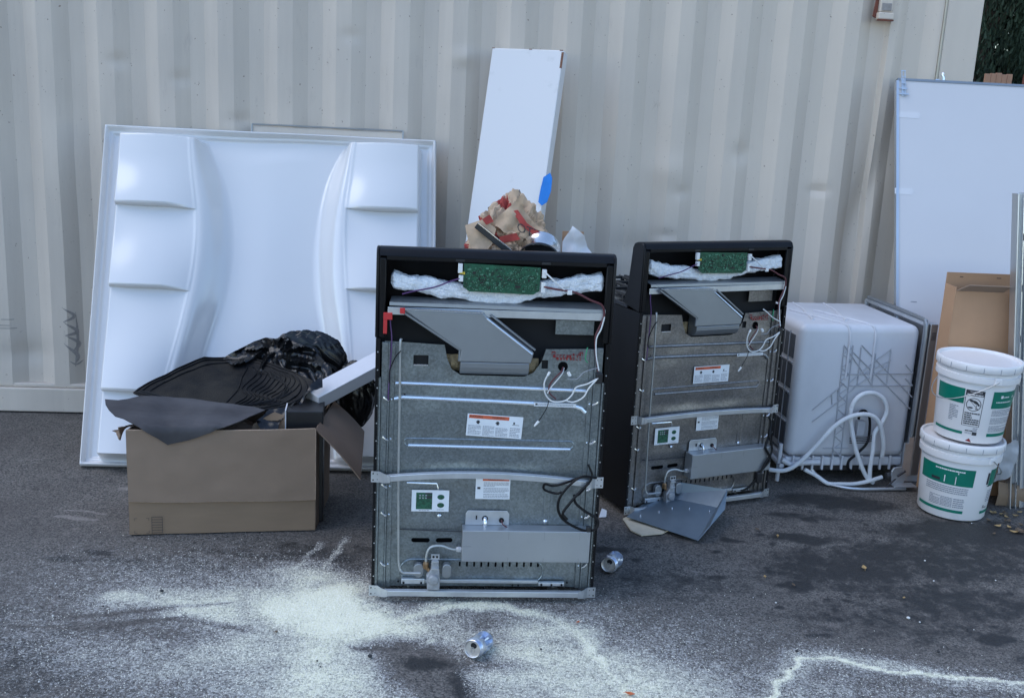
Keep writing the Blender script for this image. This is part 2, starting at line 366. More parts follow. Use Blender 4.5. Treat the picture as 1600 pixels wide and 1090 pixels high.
def sheet(outline, fn, step=None, holes=()):                # flat outline with holes -> surface fn(u, v)
    pts = []; edges = []
    for poly in [outline]+list(holes):
        k = len(pts); m = []
        for i in range(len(poly)):
            a = Vector(poly[i][:2]); b = Vector(poly[(i+1) % len(poly)][:2]); q = max(1, int((b-a).length/step)) if step else 1
            for j in range(q): m.append(a.lerp(b, j/q))
        pts += m; edges += [(k+i, k+(i+1) % len(m)) for i in range(len(m))]
    if step:
        xs = [p[0] for p in outline]; ys = [p[1] for p in outline]
        x = min(xs)
        r = 0
        while x < max(xs):
            y = min(ys)+(step/2 if r % 2 else 0)
            while y < max(ys):
                if inside((x, y), outline) and min((Vector((x, y))-p).length for p in pts[:len(edges)]) > step*0.45: pts.append(Vector((x, y)))
                y += step
            x += step*0.87; r += 1
    v, e, f, *_ = delaunay_2d_cdt([Vector(p) for p in pts], edges, [], 0, 1e-5)
    F = []
    for t in f:
        c = sum((v[i] for i in t), Vector((0, 0)))/len(t)
        if inside(c, outline) and not any(inside(c, h) for h in holes): F.append(t)
    mb = MB(); mb.add([fn(p[0], p[1]) for p in v], F); return mb
def copy_tree(o, parent=None):
    c = o.copy(); COL.objects.link(c)
    if parent: c.parent = parent
    for ch in list(o.children): copy_tree(ch, c)
    return c
def fbm(p, o=4): return noise.fractal(Vector(p), 1.0, 2.0, o)
def text_quads(txt, size):
    cu = bpy.data.curves.new('t', 'FONT'); cu.body = txt; cu.size = size; cu.resolution_u = 2; cu.align_x = 'CENTER'; cu.align_y = 'CENTER'
    o = bpy.data.objects.new('t', cu); me = bpy.data.meshes.new_from_object(o)
    vs = [tuple(v.co) for v in me.vertices]; fs = [tuple(p.vertices) for p in me.polygons]
    bpy.data.objects.remove(o); bpy.data.meshes.remove(me); bpy.data.curves.remove(cu)
    return vs, fs

# ================================================================== GROUND
def build_ground():
    def axis(a, b, d, lo, hi):
        m = list(np.arange(a, b+1e-6, d)); s = d
        out = list(m); x = b
        while x < hi: s *= 1.5; x += s; out.append(min(x, hi))
        x = a; s = d; pre = []
        while x > lo: s *= 1.5; x -= s; pre.append(max(x, lo))
        return np.array(pre[::-1]+out)
    X = axis(-2.4, 2.7, 0.012, -60, 60); Y = axis(2.4, 5.3, 0.012, -50, 70)
    gx, gy = np.meshgrid(X, Y); n = gx.size; x = gx.ravel(); y = gy.ravel()
    rs = np.random.default_rng(3)
    def vn(scale, seed):                                     # smooth value noise
        r = np.random.default_rng(seed); T = r.random((64, 64))
        u = x*scale+100; v = y*scale+100; i = np.floor(u).astype(int); j = np.floor(v).astype(int); fu = u-i; fv = v-j
        fu = fu*fu*(3-2*fu); fv = fv*fv*(3-2*fv); a = T[i % 64, j % 64]; b = T[(i+1) % 64, j % 64]; c = T[i % 64, (j+1) % 64]; d = T[(i+1) % 64, (j+1) % 64]
        return (a*(1-fu)+b*fu)*(1-fv)+(c*(1-fu)+d*fu)*fv
    def fb(scale, seed): return (vn(scale, seed)+0.5*vn(scale*2.1, seed+1)+0.25*vn(scale*4.3, seed+2))/1.75
    wx = x+(fb(7, 11)-0.5)*0.10; wy = y+(fb(7, 21)-0.5)*0.10
    def seg(pts, wd, exact=False):
        if len(pts) > 2: pts = [(p.x, p.y) for p in spline([(a, b, 0) for a, b in pts], 5)]
        px, py = (x+(fb(12, 31)-.5)*.05, y+(fb(12, 41)-.5)*.05) if exact else (wx, wy)
        D = np.full(n, 9.0)
        for (a, b), (c, d) in zip(pts[:-1], pts[1:]):
            vx, vy = c-a, d-b; t = np.clip(((px-a)*vx+(py-b)*vy)/(vx*vx+vy*vy), 0, 1)
            D = np.minimum(D, np.hypot(px-a-t*vx, py-b-t*vy))
        return np.exp(-(D/wd)**2)
    def blob(cx, cy, rx, ry, p=2): return np.exp(-(((wx-cx)/rx)**2+((wy-cy)/ry)**2)**(p/2))
    pw = np.zeros(n)
    def add(a, k):
        nonlocal pw; pw = np.maximum(pw, a*k)
    add(blob(-0.62, 3.24, 0.26, 0.20), 1.05)
    add(blob(-0.50, 3.12, 0.38, 0.20), 0.86)
    add(blob(-0.9, 3.0, 0.75, 0.35), 0.44)
    add(blob(-0.55, 2.95, 0.62, 0.32), 0.62)
    add(blob(-0.98, 3.22, 0.42, 0.18), 0.60)
    add(blob(0.30, 2.85, 0.55, 0.24), 0.64)
    add(blob(-0.1, 3.1, 0.9, 0.30), 0.45)
    add(blob(0.0, 2.75, 1.1, 0.32), 0.52)
    add(blob(-0.70, 3.42, 0.24, 0.16), 0.60)
    add(blob(-0.95, 3.17, 0.38, 0.13), 0.62)
    add(blob(-0.40, 2.78, 0.55, 0.36), 0.64)
    add(blob(0.15, 2.92, 0.50, 0.26), 0.66)
    add(blob(0.14, 3.15, 0.30, 0.14), 0.60)
    add(blob(0.45, 2.70, 0.50, 0.26), 0.60)
    add(blob(-0.85, 2.85, 0.45, 0.30), 0.45)
    add(blob(-1.0, 3.3, 0.7, 0.35), 0.33)
    add(blob(0.85, 2.85, 0.55, 0.28), 0.36)
    add(blob(1.3, 2.8, 0.7, 0.25), 0.28)
    add(blob(0.2, 2.5, 1.3, 0.35), 0.48)
    add(seg([(-1.28, 3.24), (-1.08, 3.18), (-0.92, 3.13), (-0.68, 3.12), (-0.45, 3.14), (-0.17, 3.31)], 0.07), 0.55)
    add(seg([(-0.44, 3.11), (-0.20, 3.27), (0.0, 3.28), (0.16, 3.22), (0.30, 3.08)], 0.050), 0.66)
    add(seg([(0.18, 3.20), (0.30, 3.02), (0.36, 2.87), (0.43, 2.74), (0.5, 2.6)], 0.035), 0.74)
    add(seg([(-0.73, 3.52), (-0.715, 3.62), (-0.69, 3.74)], 0.016, True), 0.42)
    add(seg([(-0.64, 3.45), (-0.635, 3.55), (-0.60, 3.72), (-0.60, 3.80)], 0.018, True), 0.45)
    add(seg([(0.70, 2.72), (0.80, 2.82), (0.885, 2.95), (0.94, 3.04), (1.02, 3.07), (1.15, 3.03), (1.398, 2.986), (1.629, 2.97), (2.2, 2.93)], 0.015, True), 0.78)
    add(seg([(0.70, 2.72), (0.80, 2.82), (0.885, 2.95), (0.94, 3.04), (1.02, 3.07), (1.15, 3.03), (1.398, 2.986), (1.629, 2.97), (2.2, 2.93)], 0.075), 0.42)
    add(seg([(-0.2, 3.05), (-0.30, 2.98), (-0.42, 3.08)], 0.03), 0.7)
    # bare, swept places within the spill
    pw -= 0.55*blob(-0.22, 2.86, 0.13, 0.14)+0.42*seg([(-0.33, 3.0), (-0.15, 2.78), (-0.05, 2.6)], 0.06)+0.22*blob(-1.08, 3.00, 0.26, 0.06)+0.35*blob(0.0, 2.93, 0.13, 0.05)
    pw -= 0.2*seg([(-1.35, 3.07), (-1.05, 3.16)], 0.02)+0.18*seg([(-1.30, 3.02), (-1.0, 3.09), (-.8, 3.05)], 0.02)
    pw -= 0.5*blob(0.25, 2.62, 0.12, 0.05)+0.25*blob(-0.02, 3.16, 0.1, 0.05)
    for pts, k in (([(-1.42, 3.10), (-1.25, 3.12), (-1.08, 3.19), (-.9, 3.22)], .25), ([(-1.5, 3.0), (-1.2, 3.04), (-1.02, 3.13)], .25), ([(-.30, 3.02), (-.22, 2.90), (-.14, 2.74), (-.02, 2.62)], .5), ([(-.44, 2.98), (-.3, 2.96), (-.18, 2.80)], .4)): pw -= k*seg(pts, .009, True)
    pw = 1.38*pw*(0.78+0.5*fb(9, 51)); pw = np.clip(pw, 0, 1.2)
    # dark stains
    st = np.zeros(n)
    for cx, cy, rx, ry, k in [(1.20, 4.00, .12, .05, .9), (0.93, 3.95, .04, .02, .8), (1.28, 3.74, .34, .20, .62), (1.65, 3.85, .50, .24, .56), (1.60, 3.50, .40, .18, .50), (1.4, 3.35, .5, .2, .36), (.55, 3.55, .4, .15, .30), (-.55, 3.62, .30, .14, .42), (-1.2, 3.5, .4, .1, .3), (1.65, 3.23, .06, .04, .9),
                              (1.08, 3.58, .10, .04, .85), (0.8, 3.62, .05, .03, .7), (1.05, 3.20, .05, .025, .7), (1.45, 4.45, .30, .10, .75), (1.30, 4.25, .22, .04, .5), (1.95, 3.95, .40, .20, .5),
                              (0.42, 3.80, .09, .03, .6), (-0.72, 3.65, .22, .10, .5), (-1.44, 3.56, .06, .03, .7), (-1.59, 3.49, .05, .025, .7), (-1.0, 3.62, .25, .05, .4), (-1.9, 2.9, .6, .3, .3), (-1.45, 2.75, .3, .2, .4),
                              (0.62, 4.0, .2, .12, .4), (1.3, 3.3, .35, .05, .3), (1.75, 3.1, .1, .05, .5), (2.0, 4.15, .5, .15, .7), (-0.21, 2.90, .10, .06, .6), (-0.1, 2.78, .06, .10, .5)]:
        st = np.maximum(st, k*blob(cx, cy, rx, ry, 3))
    for _ in range(70):
        cx, cy, r = rs.uniform(0.3, 2.1), rs.uniform(3.3, 4.4), rs.uniform(.006, .022); st = np.maximum(st, 0.9*np.exp(-(((x-cx)/r)**2+((y-cy)/(r*.8))**2)))
    for _ in range(60):
        cx, cy, r = rs.uniform(-2, 1.5), rs.uniform(2.6, 4.4), rs.uniform(.004, .012); st = np.maximum(st, 0.8*np.exp(-(((x-cx)/r)**2+((y-cy)/(r*.8))**2)))
    pale = np.zeros(n)
    pale = np.maximum(pale, .8*seg([(-1.76, 3.86), (-1.60, 3.87)], .016, True)); pale = np.maximum(pale, .8*seg([(-1.74, 3.92), (-1.58, 3.93)], .012, True))
    for cx, cy, rx, ry, k in [(-1.576, 4.2, .07, .03, .75), (-1.9, 4.6, .10, .06, .6), (-1.1, 3.58, .12, .03, .4), (1.25, 3.62, .2, .03, .35), (0.9, 3.75, .2, .08, .35), (-1.05, 3.64, .04, .02, .6)]:
        pale = np.maximum(pale, k*blob(cx, cy, rx, ry))
    z = (fb(1.3, 61)-.5)*.012*np.exp(-((x/3)**2+((y-4)/3)**2)); z -= z.max()
    z = z*np.clip(1-st, .3, 1)+np.clip(pw-.35, 0, 1)*0.004*(.4+fb(38, 71))
    z[pw > .02] += 0
    vs = np.column_stack([x, y, np.minimum(z, .004)])
    nx, ny = len(X), len(Y); idx = np.arange(n).reshape(ny, nx)
    q = np.stack([idx[:-1, :-1], idx[:-1, 1:], idx[1:, 1:], idx[1:, :-1]], -1).reshape(-1, 4)
    me = bpy.data.meshes.new('ground'); me.vertices.add(n); me.vertices.foreach_set('co', vs.ravel())
    me.loops.add(q.size); me.loops.foreach_set('vertex_index', q.ravel()); me.polygons.add(len(q))
    me.polygons.foreach_set('loop_start', np.arange(0, q.size, 4)); me.polygons.foreach_set('loop_total', np.full(len(q), 4)); me.update(calc_edges=True)
    me.polygons.foreach_set('use_smooth', [True]*len(q))
    for nm, a in (('powder', pw), ('stain', st), ('pale', pale)):
        at_ = me.attributes.new(nm, 'FLOAT', 'POINT'); at_.data.foreach_set('value', a.astype(np.float32))
    me.materials.append(ground_mat())
    o = bpy.data.objects.new('asphalt_ground', me); COL.objects.link(o); tag(o, kind='structure')
    # loose grains of the spill, real specks lying on the asphalt
    ok = np.where((x > -1.6) & (x < 1.9) & (y > 2.55) & (y < 3.9))[0]; pr = np.clip(pw[ok], 0, 1)**2.2; pr /= pr.sum()
    N = 26000; pick = ok[rs.choice(len(ok), N, p=pr)]
    cx = x[pick]+rs.uniform(-.008, .008, N); cy = y[pick]+rs.uniform(-.008, .008, N); cz = vs[pick, 2]
    r = rs.uniform(.0009, .0026, N); a = rs.uniform(0, 6.28, N); V = []
    for k in range(3): V.append(np.column_stack([cx+r*np.cos(a+k*2.094), cy+r*np.sin(a+k*2.094), cz-.0003]))
    V.append(np.column_stack([cx, cy, cz+r*.9])); V = np.stack(V, 1).reshape(-1, 3); b = np.arange(N)[:, None]*4
    Fc = np.concatenate([b+np.array([[0, 1, 3]]), b+np.array([[1, 2, 3]]), b+np.array([[2, 0, 3]])])
    me = bpy.data.meshes.new('grains'); me.vertices.add(len(V)); me.vertices.foreach_set('co', V.ravel()); me.loops.add(Fc.size); me.loops.foreach_set('vertex_index', Fc.ravel())
    me.polygons.add(len(Fc)); me.polygons.foreach_set('loop_start', np.arange(0, Fc.size, 3)); me.polygons.foreach_set('loop_total', np.full(len(Fc), 3)); me.update(calc_edges=True)
    me.materials.append(M_powder); o = bpy.data.objects.new('spilled_powder', me); COL.objects.link(o)
    tag(o, 'pale greenish white powder spilled over the asphalt in front of the cookers', 'powder', kind='stuff')
build_ground()

# ================================================================== SHIPPING CONTAINER
WA = R(5.3); WY = 5.39
def wall_frame(name, **k): return thing(name, (0, WY, 0), WA, **k)
cont = wall_frame('shipping_container', label='weathered beige corrugated shipping container behind all the discarded things', cat='shipping container')
PIT = 0.2785; S0 = -2.242
DENTS = [(.83, 1.24, .035, .03, -.008), (.76, 1.02, .05, .025, -.008), (1.18, .70, .06, .025, -.010), (1.02, .86, .05, .03, .01), (1.55, 1.28, .04, .025, -.014), (1.32, .98, .07, .03, -.010), (1.12, 1.45, .04, .05, -.012),
         (-1.95, 1.75, .035, .03, -.009), (-1.66, 1.68, .035, .03, -.008), (-1.38, 1.5, .05, .03, -.008), (-.85, 1.92, .04, .03, -.007),
         (-2.45, .30, .10, .05, -.01), (-.3, 1.85, .06, .04, .01), (.35, 1.35, .06, .08, .008), (.62, .95, .12, .06, -.01), (.75, 1.35, .09, .07, .008), (1.4, .6, .1, .04, .014), (-2.2, 1.25, .1, .2, .01)]
def corr(s, z):
    if s > 1.80:                                             # last, stretched fold before the post
        t = s-1.80
        d = 0.0 if t < .05 else (-.034*min(1, (t-.05)/.055) if t < .20 else -.034+.030*min(1, (t-.20)/.06))
    else:
        p = (s-S0) % PIT                                     # 0 = right end of a proud flat
        if p < .068: d = -.036*p/.068
        elif p < .138: d = -.036
        elif p < .206: d = -.036*(1-(p-.138)/.068)
        else: d = 0.0
    d += .0035*fbm((s*2.2, z*1.3, 0), 3)
    for a, b, rx, rz, k in DENTS:
        e = ((s-a)/rx)**2+((z-b)/rz)**2
        if e < 6: d += k*1.3*math.exp(-e)
    e = abs(z-1.15)                                          # big bulge in the last fold
    if 1.55 < s < 2.05: d += -.030*math.exp(-((s-(1.80+.05*math.sin(z*5)))/.06)**2)*math.exp(-(e/.5)**2)
    d += .006*math.sin(z*2.1+s*1.3)
    return d
def cont_panel():
    ss = (list(np.arange(-9.80, -3.60, 0.0348))+[q for q in (S0+k*PIT+o for k in range(-5, 15) for o in (0, .017, .034, .051, .0679, .0855, .103, .1205, .1379, .155, .172, .189, .2059, .224, .242, .260)) if -3.60 < q < 1.80]+list(np.arange(1.80, 2.09, .0116))); zs = list(np.linspace(.14, 2.46, 150))
    mb = MB(); nu = len(ss)
    vs = [(s, -corr(s, z)-.006, z) for z in zs for s in ss]
    fs = [(j*nu+i, j*nu+i+1, (j+1)*nu+i+1, (j+1)*nu+i) for j in range(len(zs)-1) for i in range(nu-1)]
    mb.add(vs, fs); return mb.build('corrugated_side', M_cont, cont, smooth=True, angle=17)
# local frame: x along the wall, y away from the camera; proud flats sit at about y = 0
cont_panel()
m = MB(); m.box(-9.82, 2.09, -.020, .07, .004, .128); m.box(-9.82, 2.09, -.004, .05, .1285, .150); m.build('bottom_rail', M_cont, cont, bevel=.006)
m = MB(); m.box(-9.82, 2.09, -.012, .06, 2.462, 2.58); m.build('top_rail', M_cont, cont, bevel=.006)
m = MB(); m.box(2.092, 2.28, -.014, .16, .125, 2.47); m.build('corner_post', M_cont, cont, bevel=.008)
m = MB(); m.tube([(2.085, -.012, z) for z in np.linspace(.15, 2.45, 20)], .006, 6); m.build('weld_seam', M_seam, cont, smooth=True)
for z0, z1 in ((.004, .122), (2.474, 2.59)):
    m = MB(); m.box(2.085, 2.287, -.022, .16, z0, z1); m.build('corner_casting', M_cont, cont, bevel=.01)
m = MB(); m.box(-9.82, 2.27, .062, 2.43, 2.53, 2.575); m.build('roof', M_cont, cont)
m = MB(); m.box(2.23, 2.27, .162, 2.43, .01, 2.528); m.build('end_wall', M_cont, cont)
m = MB(); m.box(-9.82, 2.228, 2.38, 2.42, .01, 2.528); m.build('back_wall', M_cont, cont)
m = MB(); m.box(-9.82, -9.79, .09, 2.378, .01, 2.528); m.build('end_wall', M_cont, cont)
m = MB(); m.box(-9.78, 2.22, .09, 2.37, .012, .10); m.build('floor_frame', M_cont, cont)
# small bracket near the top
br = MB(); br.box(1.735, 1.80, -.040, -.006, 2.17, 2.29); br.box(1.728, 1.806, -.052, -.006, 2.135, 2.168); b1 = br.build('lashing_bracket', M_cont, cont, bevel=.005)
br = MB(); br.box(1.743, 1.792, -.045, -.0405, 2.176, 2.212); br.build('socket_plate', M_scuff, b1, bevel=.002)
br = MB(); br.prism([(1.712, 2.15), (1.73, 2.14), (1.734, 2.29), (1.728, 2.29)], -.02, -.008, 'y'); br.box(1.728, 1.805, -.054, -.03, 2.128, 2.1345); br.build('rust_edge', M_rust, b1)
# rubbed grey scribble on the left and scrape marks, thin worn film on the sheet
sc_ = MB()
for (a, b_, c, d, e, g_, w_) in [(-2.265, .545, -2.21, .50, -2.26, .47, .010), (-2.26, .47, -2.20, .42, -2.255, .40, .012), (-2.25, .40, -2.195, .36, -2.22, .32, .012), (-2.262, .36, -2.205, .30, -2.21, .26, .012), (-2.205, .52, -2.20, .38, -2.215, .24, .008), (-2.24, .27, -2.21, .25, -2.18, .27, .006)]:
    pts = spline([(a, b_), (c, d), (e, g_)] if False else [(a, 0, b_), (c, 0, d), (e, 0, g_)], 8)
    for i in range(len(pts)-1):
        p, q = pts[i], pts[i+1]; n_ = Vector((-(q-p).z, 0, (q-p).x)).normalized()*w_*.75*math.sin(math.pi*(i+.7)/(len(pts)+.4))
        vv = []
        for r_ in (p-n_, q-n_, q+n_, p+n_): vv.append((r_.x, -corr(r_.x, r_.z)-.0075, r_.z))
        sc_.add(vv, [(0, 1, 2, 3)])
sc_.build('scuff_mark', M_scuff, cont)
sc_ = MB()
for s0, s1, zz in [(-2.56, -2.50, .475), (-2.57, -2.52, .445), (-2.60, -2.49, .43)]:
    vv = []; k = 8
    for i in range(k+1):
        s = s0+(s1-s0)*i/k
        vv += [(s, -corr(s, zz)-.0075, zz-.002), (s, -corr(s, zz)-.0075, zz+.002)]
    sc_.add(vv, [(2*i, 2*i+2, 2*i+3, 2*i+1) for i in range(k)])
sc_.build('scrape_mark', M_scuff, cont)

# ================================================================== SHOWER WALL PANEL
def shower():
    b0 = Vector((-1.875, 4.412, .004)); b1 = Vector((-.325, 4.555, .004)); t0 = at(165, 197, 5.12); t1 = at(682, 222, 5.265)
    ctr = (b0+b1)/2; th = thing('shower_wall_panel', ctr, 0, 'large glossy white moulded shower wall with six shelf steps leaning on the container', 'shower wall')
    nrm = (b1-b0).cross(t0-b0).normalized(); nrm = -nrm if nrm.y > 0 else nrm
    W, H = 1.57, 1.64
    def sm(a, b, x): t = min(1, max(0, (x-a)/(b-a))); return t*t*(3-2*t)
    def lerp(tab, v):
        v = min(1, max(0, v)); i = 0
        while i < len(tab)-2 and v > tab[i+1][0]: i += 1
        def sl(k):
            k0, k1 = max(0, k-1), min(len(tab)-1, k+1); return (tab[k1][1]-tab[k0][1])/(tab[k1][0]-tab[k0][0])
        (a, x), (b, y) = tab[i], tab[i+1]; h = b-a; t = (v-a)/h; m0, m1 = sl(i)*h, sl(i+1)*h
        return x*(2*t**3-3*t*t+1)+m0*(t**3-2*t*t+t)+y*(3*t*t-2*t**3)+m1*(t**3-t*t)
    LC = [(0, .262), (.12, .275), (.28, .298), (.42, .298), (.58, .275), (.75, .24), (1, .20)]       # column inner edge
    LF = [(0, .285), (.07, .325), (.18, .375), (.35, .398), (.5, .385), (.65, .345), (.8, .31), (1, .29)]   # channel floor edge
    RC = [(0, .752), (.12, .742), (.28, .725), (.42, .728), (.58, .742), (.75, .76), (1, .79)]
    RF = [(0, .738), (.07, .700), (.18, .655), (.35, .630), (.5, .634), (.65, .665), (.8, .69), (1, .70)]
    steps = [.035, .257, .500, .797, .975]
    def inn_uu(u, v):
        lc, lf, rc, rf = lerp(LC, v), lerp(LF, v), lerp(RC, v), lerp(RF, v)
        if u < .5: return 1-sm(lc+.004, lf, u), min(1, max(0, (u-.055)/(lc-.055))), lf, rf, 0
        return sm(rf, rc-.004, u), min(1, max(0, (1-u-.05)/(1-rc-.05))), lf, rf, 1
    def depth(u, v):
        e = min(u*W, (1-u)*W, v*H, (1-v)*H)
        d = .030*(1-sm(.012, .022, e))-.012*sm(.03, .045, e)
        inn, uu, lf, rf, side = inn_uu(u, v)
        ed = sm(.050, .062, u)*sm(.045, .057, 1-u)*sm(.028, .045, v)*sm(.018, .030, 1-v)
        h = 0
        for k in range(4):
            a, b = steps[k], steps[k+1]
            if a < v <= b or (k == 0 and v <= a):
                t = max(0, (v-a)/(b-a)); h = (-.024+.050*sm(0, 1.05, t)) if k else .004+.024*sm(.3, 1, t)
                if k == 3: h = -.024+.024*t
                if b-v < .005 and k < 3: h -= .006*(1-(b-v)/.005)
        taper = (1-uu**5)*(1-.45*(1-uu)**6)
        ridge = .004*math.exp(-((uu-.985)/.02)**2)
        d += (.105+h*taper+ridge+.020*math.sin(math.pi*uu))*inn*ed
        d += .010*sm(lf, .5, u)*sm(1-rf, .5, 1-u)*sm(.04, .1, v)
        return d*sm(0, .006, e)
    mb = MB()
    def P(u, v):
        T = t0.lerp(t1, u); B = b0.lerp(b1, u)
        w_ = min(1, v/.1)*min(1, (1-v)/.06)
        sh = (-.012*sm(.4, .6, u)+.006*math.sin(min(1, max(0, (u-.05)/.24))*3.14)+.006*math.sin(min(1, max(0, (u-.73)/.22))*3.14)+.010*sm(.2, .3, u)*(1-sm(.4, .6, u)))*w_
        return T.lerp(B, v+sh)+nrm*depth(u, v)-ctr
    rows = set(round(i/300, 5) for i in range(301)); 
    for q in steps[1:4]: rows |= {q-.005, q-.002, q, q+.0012, q+.004}
    rows = sorted(rows); nu = 330
    mb.add([P(i/(nu-1), v) for v in rows for i in range(nu)], [(j*nu+i, j*nu+i+1, (j+1)*nu+i+1, (j+1)*nu+i) for j in range(len(rows)-1) for i in range(nu-1)])
    o = mb.build('moulded_face', M_ice, th, smooth=True, angle=75)
    # rim folded back around the sheet
    mb = MB()
    for A, B in (((0, 0), (1, 0)), ((1, 0), (1, 1)), ((1, 1), (0, 1)), ((0, 1), (0, 0))):
        vs = []
        k = 24
        for i in range(k+1):
            u = A[0]+(B[0]-A[0])*i/k; v = A[1]+(B[1]-A[1])*i/k
            p = t0.lerp(t1, u).lerp(b0.lerp(b1, u), v)-ctr
            c = ((t0+t1+b0+b1)/4-ctr-p).normalized()*.004
            vs += [p+nrm*.002, p-nrm*.020, p-nrm*.020+c]
        mb.add(vs, [(3*i, 3*i+3, 3*i+4, 3*i+1) for i in range(k)]+[(3*i+1, 3*i+4, 3*i+5, 3*i+2) for i in range(k)])
    mb.build('folded_rim', M_ice, th, smooth=True, angle=40)
shower()
# thin framed sheet behind it
fs = thing('thin_framed_sheet', (-.935, 5.05, 0), WA+R(-1.6), 'thin grey framed sheet whose top edge peeks out behind the shower wall', 'sheet')
def lean(x, z, y=0): return (x, .228*z/1.46+y, z)
m = MB(); m.add([lean(-.36, .0), lean(.36, .0), lean(.36, 1.475), lean(-.36, 1.475)]+[lean(-.36, .0, .008), lean(.36, .0, .008), lean(.36, 1.475, .008), lean(-.36, 1.475, .008)], [(0, 1, 2, 3), (7, 6, 5, 4), (0, 4, 5, 1), (1, 5, 6, 2), (2, 6, 7, 3), (3, 7, 4, 0)])
m.build('backing', M_cont, fs)
m = MB(); m.tube([lean(-.365, 0.0, -.003), lean(-.365, 1.485, -.003)], .004, 6); m.tube([lean(.365, 1.485, -.003), lean(.365, 0.0, -.003)], .004, 6); m.tube([lean(-.365, 1.485, -.003), lean(.365, 1.485, -.003)], .004, 6); m.build('frame', M_duct, fs)

# ================================================================== COOKERS SEEN FROM BEHIND
PD = [(-.353, .035), (.353, .035), (.353, .885), (.172, .880), (.160, .838), (.135, .800), (.105, .786), (-.105, .786), (-.135, .805), (-.150, .840), (-.160, .885), (-.353, .893)]
def flat(n, x0, x1, z0, z1, y, mb, th=.0006): mb.box(x0, x1, y-th, y, z0, z1)
def label_sheet(parent, x, z, w_, h_, rot, kind, y):
    c, s = math.cos(rot), math.sin(rot)
    def fn(p, off=0): return (x+c*p[0]-s*p[2], y-p[1], z+s*p[0]+c*p[2])
    def rect(mb, x0, x1, z0, z1, off): mb.add([(x0, off, z0), (x1, off, z0), (x1, off, z1), (x0, off, z1)], [(0, 1, 2, 3)], fn)
    m = MB(); m.box(-w_/2, w_/2, 0, .0006, -h_/2, h_/2, fn); L = m.build('label', M_paper, parent)
    o1, ik, gk = .0009, MB(), MB()
    def lines(x0, x1, z1, z0, n, mb=None, ln=.6):
        mb = mb or gk
        for i in range(n):
            zc = z1-(z1-z0)*(i+.5)/n; hh = (z1-z0)/n*.24; xx = x0
            while xx < x1-.002:
                wd = random.uniform(.003, .010); xe = min(xx+wd, x1)
                if not (i % 4 == 3 and xx > x0+(x1-x0)*ln): rect(mb, xx, xe, zc-hh, zc+hh, o1)
                xx = xe+.0012
    def word(txt, cx, cz, size, mb=None, off=.0012):
        vs, fs_ = text_quads(txt, size); (mb or ik).add([(v[0]+cx, off, v[1]+cz) for v in vs], fs_, fn)
    if kind == 'wide':
        m = MB(); rect(m, -w_*.47, w_*.25, h_*.30, h_*.46, o1); m.build('orange_band', M_orange, L)
        word('WARNING', -w_*.34, h_*.38, .009); word('WARNING', w_*.06, h_*.38, .009)
        for cx in (-.30, .05): rect(ik, w_*cx-.004, w_*cx+.004, h_*.06, h_*.22, o1); rect(ik, w_*cx-.007, w_*cx+.006, h_*.12, h_*.17, o1+.0002)
        rect(ik, w_*.31, w_*.44, h_*.10, h_*.12, o1); rect(ik, w_*.33, w_*.36, h_*.14, h_*.24, o1)
        lines(-w_*.47, -w_*.24, 0, -h_*.44, 7); lines(-w_*.21, w_*.0, h_*.0, -h_*.46, 9); lines(w_*.02, w_*.24, -h_*.05, -h_*.46, 7); lines(w_*.28, w_*.46, 0, -h_*.44, 6)
    elif kind == 'square':
        m = MB(); rect(m, -w_*.30, w_*.47, h_*.33, h_*.46, o1); m.build('orange_band', M_orange, L)
        word('WARNING', w_*.08, h_*.395, .011)
        lines(-w_*.27, w_*.46, h_*.28, h_*.06, 4, ln=.4); lines(-w_*.27, w_*.46, h_*.02, -h_*.22, 4, ln=.8); lines(-w_*.27, w_*.46, -h_*.25, -h_*.45, 3, ln=.3)
        rect(ik, -w_*.45, -w_*.36, -h_*.05, h_*.05, o1)
    elif kind == 'diagram':
        m = MB(); rect(m, -w_*.38, w_*.05, -h_*.40, h_*.38, o1); m.build('diagram', M_qgreen, L)
        m = MB()
        for cz in (.18, -.20):
            st = [(w_*.28+.012*math.cos(t), o1, h_*cz+.009*math.sin(t)) for t in [k*2*math.pi/14 for k in range(14)]]
            m.add(st, [tuple(range(14))], fn)
        m.build('diagram', M_qgreen, L)
        rect(ik, -w_*.14, w_*.05, h_*.30, h_*.38, o1+.0003); rect(ik, -w_*.10, w_*.04, h_*.10, h_*.24, o1+.0003)
        for i in range(6): rect(gk, -w_*.30+.010*(i % 3), -w_*.30+.010*(i % 3)+.006, h_*(.22-.12*(i//3)), h_*(.28-.12*(i//3)), o1+.0003)
        lines(w_*.18, w_*.38, -h_*.38, -h_*.44, 1); lines(-w_*.3, w_*.0, -h_*.42, -h_*.48, 1)
    elif kind == 'strip':
        word('DISCONNECT POWER BEFORE SERVICING', -w_*.03, h_*.12, .006, gk) if False else lines(-w_*.46, w_*.44, h_*.32, -h_*.30, 2)
        rect(ik, -w_*.47, -w_*.42, -h_*.2, h_*.3, o1)
    if gk.v: gk.build('small_print', M_inkgrey, L)
    if ik.v: ik.build('print', M_ink, L)
    return L

